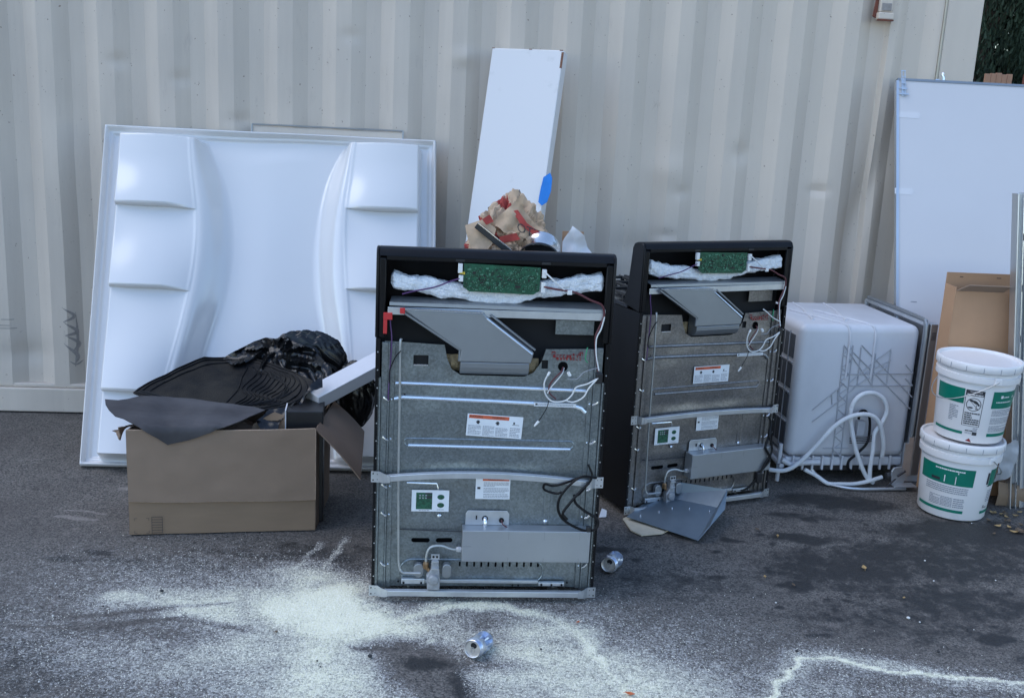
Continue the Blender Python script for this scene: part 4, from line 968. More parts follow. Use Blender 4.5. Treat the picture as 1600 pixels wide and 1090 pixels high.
ring = thing('duct_ring', (.080, 3.672, 1.125), 0, 'short dull steel duct ring lying on the pile above the near cooker', 'duct ring')
T = Matrix.Translation((0, 0, .028)) @ Matrix.Rotation(R(8), 4, 'Y') @ Matrix.Rotation(R(122), 4, 'X')
m = MB(); m.lathe([(.066, -.035), (.068, -.035), (.069, -.02), (.067, -.015), (.067, .028), (.070, .034), (.068, .036), (.064, .03), (.064, -.03), (.066, -.035)], 40, T); m.build('band', M_chrome, ring, smooth=True)
m = MB(); m.lathe([(.0635, .004), (.0632, .0), (.02, -.002), (.001, -.002)], 30, T); m.build('damper', M_grime, ring, smooth=True)  # dark disc stands in for the shade inside the ring
m = MB(); m.lathe([(.0705, .030), (.0725, .030), (.0725, .038), (.0705, .038)], 40, T); m.build('rim', M_blackp, ring, smooth=True)

strip = thing('trim_strip', (-.045, 3.655, 1.10), 0, 'narrow dark trim strip with a bright steel edge slanting over the paper bag', 'trim strip')
a_ = Vector((-.100, .01, .140)); b_ = Vector((.062, -.005, .022)); d_ = (b_-a_).normalized(); u_ = d_.cross(Vector((0, 1, 0))).normalized()
def bar(mb, w0, w1, y0, y1):
    vs = [p+u_*w+Vector((0, y, 0)) for p in (a_, b_) for w in (w0, w1) for y in (y0, y1)]; mb.add(vs, [(0, 1, 3, 2), (4, 6, 7, 5), (0, 4, 5, 1), (2, 3, 7, 6), (0, 2, 6, 4), (1, 5, 7, 3)])
m = MB(); bar(m, -.010, .008, -.008, .006); m.build('dark_bar', M_blackp, strip, bevel=.002)
m = MB(); bar(m, .0085, .0125, -.009, .007) if d_.cross(Vector((0, 1, 0))).z > 0 else bar(m, -.0145, -.0105, -.009, .007); m.build('bright_edge', M_chrome, strip, bevel=.001)
pap = thing('crumpled_paper', (.20, 3.74, 1.09), 0, 'crumpled white paper sheet sticking up beside the duct ring', 'paper')
poly3('paper_sheet', [(-.045, -.02, -.02), (-.04, -.01, .10), (-.01, .0, .155), (.035, .01, .120), (.055, .02, .075), (.078, .02, .045), (.05, .0, .03), (.065, -.01, -.02)], M_sheetpaper, pap, .001, .016, .012, 6)

# ================================================================== TALL WHITE BOARD
tb = thing('white_board', (-.35, 4.93, 0), 0, 'tall narrow white painted board with chipped top corner leaning on the container', 'board')
psi = R(-22); uw = Vector((math.cos(psi), math.sin(psi), 0)); O = Vector((-.35, 4.93, 0))
TL = Vector((-.166, 5.300, 1.898))
dn = Vector((-.105, -.225, -1)); dn = (dn-uw*dn.dot(uw)); dn.normalize(); nb_ = uw.cross(dn).normalized(); nb_ = -nb_ if nb_.y > 0 else nb_
Ltot = TL.z/(-dn.z)-.004; WB, TBk = .365, .062
def bd(a, l, k): return TL+uw*a+dn*l-nb_*k-O
def bbox(mb, a0, a1, l0, l1, k0, k1):
    vs = [bd(a, l, k) for a in (a0, a1) for l in (l0, l1) for k in (k0, k1)]; mb.add(vs, [(0, 1, 3, 2), (4, 6, 7, 5), (0, 4, 5, 1), (2, 3, 7, 6), (0, 2, 6, 4), (1, 5, 7, 3)])
m = MB(); bbox(m, 0, WB, 0, Ltot, 0, TBk); m.build('painted_board', M_paint, tb, bevel=.004)
m = MB(); bbox(m, WB-.009, WB+.0008, .010, .085, -.0008, .004); bbox(m, WB-.02, WB-.003, -.0008, .004, -.0008, .01); bbox(m, .19, .205, -.001, .003, -.0008, .006); bbox(m, -.0008, .012, -.001, .002, -.0008, .01); m.build('chipped_edge', M_rustchip, tb)
pts = [bd(WB-.010, .60, -.006), bd(WB+.016, .575, .004), bd(WB+.030, .60, .006), bd(WB+.033, .66, .006), bd(WB+.022, .715, .004), bd(WB+.002, .735, -.004), bd(WB-.018, .72, -.006), bd(WB-.016, .66, -.006)]
poly3('blue_tape', pts, M_blue, tb, .002, .001, .012)

# ================================================================== BIG CARDBOARD BOX AND ITS LOAD
bx = thing('cardboard_box', (-1.07, 3.98, 0), 0, 'large open cardboard box piled with mats and black plastic', 'cardboard box')
O = Vector((-1.07, 3.98, 0))
FL, FR, BR, BL = Vector((-1.404, 3.722, 0)), Vector((-.731, 3.852, 0)), Vector((-.745, 4.235, 0)), Vector((-1.40, 4.16, 0))
HB = .412
def wallp(a, b, h0, h1, th, name, mt, bulge=.001):
    d = (b-a).normalized(); nn = Vector((d.y, -d.x, 0)); m = MB()
    def P(u, v, k): z = h0+(h1-h0)*v; return a.lerp(b, u)+nn*(k+bulge*math.sin(u*3.14)*math.sin(v*3.0+.2)+.003*noise.noise(Vector((u*5+a.x, v*4, 0))))+Vector((0, 0, z))-O
    m.grid(22, 12, lambda u, v: P(u, v, 0)); return m.build(name, mt, bx, smooth=True, solid=th)
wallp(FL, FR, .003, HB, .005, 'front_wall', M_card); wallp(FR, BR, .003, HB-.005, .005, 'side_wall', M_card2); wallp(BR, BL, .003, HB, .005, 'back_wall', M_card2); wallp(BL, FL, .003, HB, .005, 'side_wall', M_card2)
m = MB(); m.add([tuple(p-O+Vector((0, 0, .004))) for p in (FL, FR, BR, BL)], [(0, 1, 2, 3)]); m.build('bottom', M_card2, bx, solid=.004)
# front flap folded down outside
dF = (FR-FL).normalized(); nF = Vector((dF.y, -dF.x, 0))
def ff(u, v):
    top = FL.lerp(FR, u)+Vector((0, 0, HB+.003-.006*math.sin(u*3))); z = top.z-v*(.275+.006*u+.002*math.sin(u*9))
    return Vector((top.x, top.y, z))+nF*(.006+.004*math.sin(u*3.14)*math.sin(v*2.5)+.003*noise.noise(Vector((u*4, v*4, 2)))+.0022*noise.noise(Vector((u*13, v*8, 5)))+.004*v)-O
m = MB(); m.grid(34, 16, ff); m.build('front_flap', M_cardflap, bx, smooth=True, solid=.005)
m = MB()
for i in range(30):
    a, b = ff(i/30, 1.0), ff((i+1)/30, 1.0); q = nF*.0032
    m.add([a-q, a+q, b+q, b-q], [(0, 1, 2, 3)], lambda p: Vector(p)+Vector((0, 0, -.0004)))
    m.add([a+q+Vector((0, 0, .0016)), a+q, b+q, b+q+Vector((0, 0, .0016))], [(0, 1, 2, 3)])
m.build('cut_edge', M_edge, bx)
m = MB(); m.tube([ff(1.0, v/12)+nF*.0015+dF*.001 for v in range(13)], .0022, 5); m.tube([ff(u/24, 0.0)+Vector((0, 0, .002)) for u in range(25)], .0028, 5); m.build('worn_fold', M_edge, bx, smooth=True)
# right flap hanging outwards
P = [(-.731, 3.850, HB), tuple(at(522, 627, 4.20)), tuple(at(569, 674, 4.20)), tuple(at(563, 749, 3.84))]
def rf(u, v):
    a = Vector(P[0]).lerp(Vector(P[1]), u); b = Vector(P[3]).lerp(Vector(P[2]), u); q = a.lerp(b, v); return q+Vector((.004, 0, .004))*math.sin(v*3.14)-O
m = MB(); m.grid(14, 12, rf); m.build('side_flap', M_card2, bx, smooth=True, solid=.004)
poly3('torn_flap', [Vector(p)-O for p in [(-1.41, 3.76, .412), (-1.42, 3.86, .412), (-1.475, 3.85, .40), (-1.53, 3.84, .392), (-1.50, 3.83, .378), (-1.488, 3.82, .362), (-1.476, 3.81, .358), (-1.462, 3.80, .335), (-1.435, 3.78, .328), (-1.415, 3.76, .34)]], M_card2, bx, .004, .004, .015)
# printed handling marks
def fpt(s, z, off=.0068): return FL+dF*s+nF*(off+.002)+Vector((0, 0, z))-O
ik = MB()
def fr_(s0, s1, z0, z1): ik.add([fpt(s0, z0), fpt(s1, z0), fpt(s1, z1), fpt(s0, z1)], [(0, 1, 2, 3)])
fr_(.080, .0815, .008, .075); fr_(.118, .1195, .008, .075)
for i in range(7): fr_(.080, .1195, .010+.0105*i, .0118+.0105*i)
for s, z in ((.018, .010), (.018, .070), (.070, .010), (.070, .070)):
    e = 1 if s < .04 else -1; g_ = 1 if z < .04 else -1
    fr_(*sorted((s, s+e*.010)), z-.0006, z+.0006); fr_(s-.0006, s+.0006, *sorted((z, z+g_*.010)))
ik.build('printed_marks', M_ink, bx)
vs, fs_ = text_quads('~', .03)

# load: hidden filler carton lifts the mats
fill = thing('black_carton', (-.80, 4.02, .004), R(8), 'black carton tucked in the box corner beneath the long white carton', 'carton')
m = MB(); m.box(-.07, .07, -.10, .10, 0, .455); m.build('carton_body', M_blackp, fill, bevel=.003)
m = MB(); m.box(-.075, -.0705, -.104, .10, .05, .46); m.build('side_label', M_sheetpaper, fill)
ins_ = thing('brown_paper_wad', (-1.14, 3.98, .006), 0, 'wad of brown packing paper filling the box under the mats', 'packing paper')
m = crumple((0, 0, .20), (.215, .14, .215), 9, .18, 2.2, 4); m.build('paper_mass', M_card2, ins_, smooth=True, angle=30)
tg = thing('packing_card', (-.95, 3.90, .39), R(12), 'small brown card standing up at the box rim under the black plastic', 'card')
poly3('card_piece', [(-.05, -.01, -.05), (.10, .0, -.05), (.11, .02, .035), (.05, .03, .055), (-.03, .02, .01)], M_card, tg, .004, .004, .02)

def mapped(name, outl, depthfn, mt, parent, step, amp, seed, th, zoff=0):
    org = parent.location
    def fn(x, y):
        Y = depthfn(x, y); p = at(x, y, Y); k = amp*fbm((x*.013+seed, y*.02, seed), 4)
        return p+Vector((0, -k*.7, k))-org
    m = sheet(outl, fn, step); return m.build(name, mt, parent, smooth=True, solid=th, angle=60)
MAT = [(208, 614), (216, 606), (229, 599), (262, 583), (305, 563), (318, 557), (335, 556), (355, 558), (377, 558), (398, 561), (420, 565), (437, 571), (447, 577), (457, 583), (474, 589), (490, 596), (484, 610), (474, 622), (462, 631), (450, 637), (428, 640), (404, 641), (375, 647), (345, 649), (330, 648), (318, 645), (290, 637), (265, 629), (240, 623), (219, 620)]
def dmat(x, y): return 3.93+.40*(645-y)/90*(.75+.25*math.sin((x-208)/282*3.14))-.03*math.sin((x-208)/282*3.14*2)
mt_ = thing('rubber_car_mat', (-1.05, 4.02, .42), 0, 'black ribbed rubber car mat lying dirty on top of the box', 'car mat')
mapped('mat_body', [(x+(random.random()-.5), y) for x, y in MAT], dmat, M_rubber, mt_, 9, .014, 2, .006)
def matline(pts, r, name='tread_ridge', lift=.004):
    q = spline([(x, y, 0) for x, y in pts], 5); m = MB(); P_ = []
    for p in q:
        Y = dmat(p.x, p.y); w_ = at(p.x, p.y, Y); k = .014*fbm((p.x*.013+2, p.y*.02, 2), 4); P_.append(w_+Vector((0, -k*.7-lift*.6, k+lift))-mt_.location)
    m.tube(P_, r, 6); return m.build(name, M_ridge, mt_, smooth=True)
cx, cy = 345, 604
for k in (.97, .90):
    matline([(cx+(x-cx)*k, cy+(y-cy)*k) for x, y in MAT[::2]]+[(cx+(MAT[0][0]-cx)*k, cy+(MAT[0][1]-cy)*k)], .0032)
matline([(235, 612), (262, 596), (300, 578), (340, 566), (385, 568), (378, 590), (370, 615), (348, 640)], .003)
for k in range(10):
    x0 = 392+k*7.5; y0 = 573+k*1.6
    matline([(x0, y0), (x0+9, y0+9+k*.3), (x0-2, y0+22+k*.3), (x0-14-k, y0+36), (x0-6-k, y0+48-k*.6), (x0-26-k, 636-k*.3)], .0027)
for k in range(4): matline([(385+k*12, 570+k*6), (420+k*8, 582+k*6), (445+k*3, 600+k*5), (430-k*3, 622+k*2), (390-k*5, 634+k*.8)], .0025)
GM = [(164, 624), (172, 625), (185, 626), (200, 624), (219, 620), (262, 620), (300, 622), (345, 630), (398, 636), (414, 641), (400, 647), (380, 656), (351, 668), (328, 677), (305, 685), (283, 690), (262, 694), (245, 684), (229, 675), (212, 664), (193, 654), (180, 650), (170, 640), (165, 632)]
def dgm(x, y): return 3.722+(x-197)/293*.130-.020+max(0, (666-y)/45)*.20
gm = thing('grey_floor_sheet', (-1.2, 3.85, .38), 0, 'smooth dark grey vinyl sheet drooping over the box front under the rubber mat', 'sheet')
mapped('sheet_body', GM, dgm, M_greymat, gm, 9, .010, 5, .004)

# black plastic bags: one heap behind the mat, one spilling behind the flap
def bagblob(nm, loc, r, seed, label, sub=6, amp=.30, fr=2.0, fn=None):
    t = thing(nm, loc, 0, label, 'plastic bag'); amp *= .4; m = crumple((0, 0, r[2]), r, seed, amp, fr, sub, fn); m.build('plastic_film', M_bag, t, smooth=True, angle=60); return t
def bf(s):
    if s.x < 0: s.z *= 1
    return s
pb_ = bagblob('black_plastic_bag', (-.875, 4.43, .25), (.20, .045, .21), 4.4, 'crumpled black plastic bag heaped on the box behind the rubber mat')
BO = [(348, 560), (360, 552), (378, 543), (398, 533), (415, 527), (430, 529), (445, 526), (458, 534), (474, 539), (490, 545), (499, 556), (508, 566), (517, 574), (521, 588), (530, 600), (528, 612), (508, 640), (470, 655), (440, 640), (415, 610), (385, 585)]
def bagfn(x, y):
    dx, dy = x-432, (y-548)*1.2; r_ = math.hypot(dx, dy); a_ = math.atan2(dy, dx)
    wv = noise.noise(Vector((x*.02, y*.02, 3)))*2.0
    f1 = 1-abs(math.sin(a_*4.2+wv+r_*.012)); f2 = 1-abs(math.sin(a_*9+wv*2.3-r_*.02+1.3)); f3 = 1-min(1, abs(noise.noise(Vector((x*.045, y*.06, 7))))*3.5)
    k = .050*f1**1.5*min(1, r_/25)+.016*f2**1.5*min(1, r_/30)+.010*f3+.004*noise.noise(Vector((x*.12, y*.12, 1)))
    return at(x, y, 4.40-.17*max(0, min(1, (y-527)/75))-k*.9)-Vector(pb_.location)
m = sheet(BO, bagfn, 3.2); m.build('crumpled_film', M_bag, pb_, smooth=True, solid=.0015, angle=75)
poly3('plastic_fold', [at(x, y, Y)-Vector(pb_.location) for x, y, Y in [(440, 655, 3.93), (430, 672, 3.88), (405, 668, 3.88), (398, 655, 3.9), (420, 640, 3.96), (470, 632, 3.98), (505, 605, 4.06), (508, 585, 4.12), (488, 600, 4.05), (462, 628, 3.97)]], M_bag, pb_, .002, .012, .012, 3)
pb2 = bagblob('black_plastic_bag', (-.655, 4.345, .26), (.085, .06, .155), 7.7, 'piece of black plastic showing behind the right flap of the box', 5)

wc = thing('long_white_carton', (-.62, 4.14, .50), 0, 'long slim white carton slanting up from the box behind the near cooker', 'carton')
E0 = at(487, 614, 4.06); E1 = at(589, 560, 4.30); ax = (E1-E0).normalized(); ln = (E1-E0).length*1.75
nf = Vector((-.1, -.45, .85)); nf = (nf-ax*nf.dot(ax)).normalized(); ww = nf.cross(ax).normalized(); ww = -ww if ww.z < 0 else ww
W3 = Vector(wc.location); vs = [E0+ax*a+ww*b+nf*c-W3 for a in (0, ln) for b in (-.043, .043) for c in (-.058, 0)]
m = MB(); m.add(vs, [(0, 1, 3, 2), (4, 6, 7, 5), (0, 4, 5, 1), (2, 3, 7, 6), (0, 2, 6, 4), (1, 5, 7, 3)]); m.build('carton_body', M_sheetpaper, wc, bevel=.002)

# ================================================================== DISHWASHER
dw = thing('dishwasher', (1.29, 4.67, 0), R(9), 'discarded dishwasher with bare grey plastic tub and looped hoses between cooker and white panel', 'dishwasher')
def rbox(x0, x1, y0, y1, z0, z1, r, n=5):
    out = []
    m = MB(); m.box(x0, x1, y0, y1, z0, z1); return m
m = MB(); m.box(.0, .585, .0, .56, .12, .748); tubo = m.build('tub', M_tub, dw, bevel=.038, smooth=True, seg=6, angle=180)
# dark grey pads on the back face with raised grid
m = MB()
for yy in (.10, .22, .34, .46): m.box(-.006, .002, yy-.003, yy+.003, .16, .70)
for zz in (.28, .42, .56): m.box(-.006, .0015, .05, .52, zz-.003, zz+.003)
m.build('back_ribs', M_rib, dw)
for yy in (.045, .165, .285, .405):
    for zz in (.17, .30, .44, .58):
        m = MB(); m.box(-.003, .001, yy, yy+.11, zz, zz+.11); m.build('damping_pad', M_tubdark, dw, bevel=.002)
def drib(pts, w_=.0028, y=-.003, nm='side_rib'):
    m = MB(); m.tube([(a, y, b) for a, b in pts], w_, 5); return m.build(nm, M_rib, dw)
# image (crop) measurements turned into face coordinates
def fc(px, py):                                               # photo point -> (u, z) on the tub side
    d = _F+_R*((px-800)/FPX)-_U*((py-545)/FPX); th = R(9); n_ = Vector((-math.sin(th), math.cos(th), 0)); Cc = Vector((0, 0, CAM_H)); q = Cc+d*((Vector((1.29, 4.67, 0))-Cc).dot(n_)/d.dot(n_))
    v = q-Vector((1.29, 4.67, 0)); return (v.x*math.cos(th)+v.y*math.sin(th), v.z)
def cp(x, y): return fc(1180+x/3.027, 440+y/3.027)
for pl in [[(420, 300), (362, 838)], [(462, 300), (400, 838)], [(503, 300), (740, 545)], [(420, 300), (555, 495)], [(460, 330), (730, 600)], [(640, 318), (555, 380), (440, 480)], [(640, 318), (618, 490)], [(405, 437), (745, 432)], [(440, 492), (742, 490)],
           [(500, 310), (480, 490)], [(568, 340), (550, 495)], [(270, 605), (420, 480)], [(268, 662), (395, 565), (480, 490)], [(360, 530), (362, 580)], [(390, 512), (388, 560)], [(710, 392), (745, 432)], [(708, 455), (742, 490)], [(320, 785), (440, 785)], [(620, 400), (555, 440), (480, 490)], [(640, 370), (500, 440)]]:
    drib([cp(*p) for p in pl])
zig = []
for k in range(17):
    y = 310+k*32; xl = 418-(y-300)*.108; xr = 460-(y-300)*.115; zig.append(cp(xl if k % 2 else xr, y))
drib(zig)
# straps pressed over the shoulder of the tub
for px in (455, 575):
    u, _z = cp(px, 215)
    m = MB(); pts = [(u, -.002, .50), (u, -.004, .68), (u-.002, -.001, .715), (u-.008, .012, .742), (u-.03, .04, .7505), (u-.10, .18, .7515), (u-.16, .32, .7515)]
    m.tube(pts, .006, 8); m.build('shoulder_ridge', M_tub, dw, smooth=True)
m = MB(); m.tube([(.10, .10, .7495), (.16, .36, .7495), (.17, .50, .7495)], .007, 6); m.build('top_ridge', M_tub, dw, smooth=True); m = MB(); m.tube([(.26, .10, .7495), (.32, .36, .7495), (.33, .50, .7495)], .007, 6); m.build('top_ridge', M_tub, dw, smooth=True)
# steel front frame and door
m = MB(); m.box(.586, .604, -.020, -.002, .10, .765); m.box(.586, .604, .562, .580, .10, .765); m.box(.586, .604, -.0015, .5615, .752, .772); m.box(.586, .604, -.0015, .5615, .09, .10); m.build('front_frame', M_steel, dw, bevel=.003)
m = MB(); m.tube(spline([(.590, -.022, .13), (.590, -.024, .60), (.590, -.022, .735), (.590, -.010, .768), (.590, .03, .780), (.590, .30, .781), (.590, .55, .778)], 6), .010, 8); m.build('door_gasket', M_duct, dw, smooth=True)
m = MB(); m.box(.607, .645, -.028, .588, .04, .765); dr = m.build('door', M_stain, dw, bevel=.004)
m = MB()
for i in range(7): m.box(.617, .638, -.0292, -.0282, .690+i*.0055, .6925+i*.0055)
m.build('vent_grille', M_ink, dr)
m = MB(); m.box(.560, .603, -.034, -.0225, .04, .20); m.box(.575, .600, -.036, -.0345, .19, .23); m.build('hinge_plate', M_steel, dw, bevel=.003)
# ribbed base tray
m = MB(); m.box(.0, .58, .01, .55, .075, .118); m.build('base_tray', M_tub, dw, bevel=.008)
for k in range(11):
    u = .03+k*.048; m = MB(); m.box(u, u+.010, -.004, .009, .060, .128); m.build('tray_rib', M_tub, dw, bevel=.002)
m = MB(); m.tube([(-.02, .0, .11), (.02, -.008, .088), (.10, -.01, .10), (.16, -.01, .10)], .012, 8); m.tube([(-.02, .3, .10), (-.02, -.004, .08)], .012, 8); m.build('tray_lip', M_tub, dw, smooth=True)
m = MB(); m.tube([(-.025, .02, z) for z in (.0, .10, .18)], .010, 8); m.build('rear_leg', M_tub, dw, smooth=True)
m = MB(); m.box(.08, .50, .06, .45, .03, .0745); m.build('sump', M_grime, dw, bevel=.01)
m = MB(); m.lathe([(.06, -.05), (.06, .05)], 16, Matrix.Translation((.20, .25, .045)) @ Matrix.Rotation(R(90), 4, 'Y'), cap=True); m.build('pump', M_blackp, dw, smooth=True)
def dwp(px, py, u=None, off=-.03):
    a, z = cp(px, py); return (a, off, z)
def hose(pts, r, mt, nm, offs=None):
    P_ = []
    for i, p in enumerate(pts):
        o_ = p[2] if len(p) > 2 else -.035; q = cp(p[0], p[1]); P_.append((q[0], o_, max(q[1], r+.002)))
    m = MB(); m.tube(spline(P_, 8), r, 10); return m.build(nm, mt, dw, smooth=True)
hose([(20, 880, .02), (70, 885, -.01), (130, 880, -.03), (190, 842, -.04), (270, 760, -.045), (350, 670, -.05), (420, 622, -.055), (490, 608, -.060), (540, 625, -.060), (570, 680, -.055), (585, 760, -.045), (585, 815, -.03)], .0100, M_hose, 'drain_hose')
hose([(530, 965, -.05), (500, 900, -.05), (465, 810, -.045), (445, 720, -.04), (435, 620, -.035), (450, 560, -.035), (490, 522, -.035), (545, 516, -.035), (590, 545, -.035), (605, 600, -.035), (580, 655, -.038), (545, 705, -.04), (535, 780, -.045), (520, 860, -.05), (518, 915, -.05)], .0100, M_hose, 'drain_hose')
hose([(225, 880, -.02), (275, 905, -.03), (320, 945, -.05), (370, 960, -.06), (440, 945, -.06), (510, 920, -.06), (575, 905, -.05)], .0095, M_hose, 'drain_hose')
hose([(265, 885, .0), (300, 925, -.02), (320, 980, -.05), (370, 1012, -.10), (440, 1015, -.12), (540, 1015, -.12), (640, 1012, -.12)], .007, M_steel, 'base_wire')
hose([(475, 640, -.03), (480, 605, -.035), (500, 598, -.04), (520, 625, -.04), (525, 680, -.035), (515, 750, -.03), (470, 800, -.03), (430, 835, -.03), (425, 870, -.03), (450, 890, -.02)], .0062, M_blackw, 'power_cord')
q0 = cp(465, 720); q1 = cp(512, 650)
m = MB(); m.box(q0[0], q1[0], -.030, -.002, q0[1], q1[1]); m.build('junction_block', M_rib, dw, bevel=.004)
for k in range(4):
    a = cp(432, 752-k*8); b = cp(552, 735-k*8); m = MB(); m.tube(spline([(a[0], -.03, a[1]), ((a[0]+b[0])/2, -.058, (a[1]+b[1])/2+.002), (b[0], -.03, b[1])], 5), .0022, 6); m.build('wire_tie', M_grime, dw, smooth=True)
# hinge arm standing out at the front corner
a = cp(615, 850); b = cp(665, 960)
m = MB(); m.prism([(a[0], a[1]), (a[0]+.04, a[1]+.005), (a[0]+.045, .10), (a[0]+.07, .055), (a[0]+.055, .02), (a[0]+.0, .02), (a[0]-.01, .08)], -.085, -.075); m.box(a[0]-.01, a[0]+.10, -.13, -.0755, .018, .024); m.build('hinge_arm', M_steel, dw, bevel=.003)
m = MB(); m.tube([(a[0]-.05, -.12, .012), (a[0]+.02, -.08, .045), (a[0]+.05, -.07, .07)], .004, 6); m.tube([(a[0]+.06, -.08, .08), (a[0]+.02, -.09, .06)], .006, 6); m.build('spring_rod', M_grime, dw, smooth=True)
m = MB(); m.tube([(a[0]-.02, -.06, .05), (a[0]+.02, -.06, .055)], .016, 10); m.build('hose_clamp', M_grime, dw, smooth=True)

# ================================================================== RIGHT-HAND PANEL AND BITS
wb = thing('large_white_panel', (1.855, 4.765, 0), R(4.5), 'tall wide white laminate panel in a grey frame leaning at the container corner', 'panel')
TH = math.atan2(.70, 1.84); Lw = 1.975
Tl = Matrix.Rotation(-TH, 4, 'X')
def WP(): return MB(Tl)
sh = .055                                                     # left edge drifts right going up
m = MB(Tl); m.prism([(0, 0), (1.22, 0), (1.22+sh, Lw), (sh, Lw)], 0, .016); m.build('laminate_sheet', M_wb, wb)
m = MB(Tl); m.prism([(sh-.006, Lw), (1.226+sh, Lw), (1.226+sh, Lw+.012), (sh-.006, Lw+.012)], -.004, .020); m.build('frame_rail', M_duct, wb)
m = MB(Tl); m.prism([(-.014, 0), (-.001, 0), (sh-.001, Lw), (sh-.014, Lw)], -.004, .020); m.build('frame_rail', M_alu, wb)
m = MB(Tl); m.prism([(1.221, 0), (1.232, 0), (1.232+sh, Lw), (1.221+sh, Lw)], -.004, .020); m.build('frame_rail', M_alu, wb)
for v, x0, x1 in ((1.80, .0, .11), (1.41, -.02, .075)):
    m = MB(Tl); xs = sh*v/Lw; m.prism([(x0+xs, v-.015), (x1+xs-.01, v-.017), (x1+xs, v), (x1+xs-.006, v+.016), (x0+xs, v+.015)], -.0012, -.0004); m.build('tape_piece', M_tape, wb)
hk = MB(Tl); x = .075
for a in (-.008, .008): hk.box(x+a-.002, x+a+.002, -.010, -.006, Lw-.08, Lw+.05)
for z in (Lw-.075, Lw-.05, Lw-.02, Lw+.015, Lw+.045): hk.box(x-.012, x+.012, -.012, -.0085, z, z+.005)
hk.box(x-.022, x+.026, -.009, -.0055, Lw-.075, Lw-.068); hk.box(x-.022, x+.02, -.009, -.0055, Lw-.045, Lw-.039); hk.box(x-.012, x+.012, -.0055, .0, Lw-.08, Lw+.012); hk.build('hanger_clip', M_steel, wb)
hk = MB(Tl); x = .285; hk.tube([(x, 0, Lw+.0125), (x, -.002, Lw+.03), (x-.006, -.002, Lw+.04), (x, 0, Lw+.05)], .006, 6); hk.box(x-.04, x-.02, .0, .006, Lw+.0125, Lw+.018); hk.build('hanger_clip', M_bright, wb)
m = MB(Tl); m.box(.085, .115, -.0012, -.0004, .86, .864); m.build('pencil_mark', M_inkgrey, wb)

cb2 = thing('tall_brown_carton', (1.925, 4.60, 0), R(4), 'tall brown carton with an open front flap standing against the white panel', 'carton')
m = MB(); m.box(0, .60, .10, .104, .002, 1.012); m.build('back_wall', M_card3, cb2)
m = MB(); m.box(0, .004, .0, .0995, .002, .962); m.build('side_wall', M_card3, cb2)
m = MB(); m.box(.596, .60, .0, .0995, .002, .962); m.build('side_wall', M_card3, cb2)
m = MB(); m.box(.0045, .5955, .0, .004, 0.002, .945); m.build('front_wall', M_card3, cb2)
m = MB(); m.add([(.0045, .0, .947), (.215, .0, .947), (.225, -.045, .980), (.035, -.045, .980)], [(0, 1, 2, 3)]); m.build('open_flap', M_cardflap, cb2, solid=.004)
m = MB(); m.box(.060, .075, .0985, .0997, .992, .995); m.box(.23, .25, .0985, .0997, .992, .995); m.build('slot_mark', M_ink, cb2)

tr = thing('aluminium_track', (2.352, 4.50, 0), R(4), 'upright aluminium sliding door track leaning at the far right edge', 'track')
Tt = Matrix.Rotation(-R(3.6), 4, 'X') @ Matrix.Rotation(-R(5.8), 4, 'Y')
Hh = 1.40
for x0, x1, y0, y1, mt in ((0, .006, -.02, .03, M_alu), (.0065, .022, .01, .03, M_alu), (.0225, .027, -.025, .03, M_bright), (.0275, .048, .0, .03, M_duct), (.0485, .066, -.012, .03, M_alu), (.0665, .070, -.03, .03, M_bright), (.0705, .12, .0, .03, M_alu)):
    m = MB(Tt); m.box(x0-.10, x1-.10, y0, y1, .004, Hh); m.build('track_web', mt, tr, bevel=.001)
m = MB(Tt)
for z in np.arange(.1, 1.4, .22): m.box(-.0755, -.0735, -.0265, -.0255, z, z+.03)
m.build('track_slot', M_void, tr)

lc = thing('flattened_carton', (2.20, 4.50, 0), R(-3), 'low crushed brown carton on the ground behind the bucket', 'carton')
m = MB()
def crush(u, v):
    x = .50*u; a = v*3
    prof = [(0, .002), (-.012, .06), (.004, .112), (.14, .108)]
    i = min(2, int(a)); f_ = a-i; y = prof[i][0]*(1-f_)+prof[i+1][0]*f_; z = prof[i][1]*(1-f_)+prof[i+1][1]*f_
    k = noise.noise(Vector((x*9, v*3, 1)))*.016; return (x, y-k, max(.002, z+k*.4-.014*math.sin(u*7)))
m.grid(26, 10, crush); m.build('crushed_wall', M_card, lc, smooth=True, solid=.004)
m = MB(); m.box(.02, .49, .135, .139, .003, .085); m.build('rear_wall', M_card, lc)
pl = thing('plastic_sleeve', (2.20, 4.455, 0), 0, 'small limp translucent plastic sleeve hanging beside the lower bucket', 'plastic sleeve')
poly3('film', [(-.01, .02, .10), (.035, .02, .135), (.05, .03, .20), (.045, .03, .30), (.02, .02, .335), (-.03, .0, .30), (-.03, .0, .18)], mat('cloudy_film', (.42, .43, .45), .35), pl, .001, .014, .015, 9)

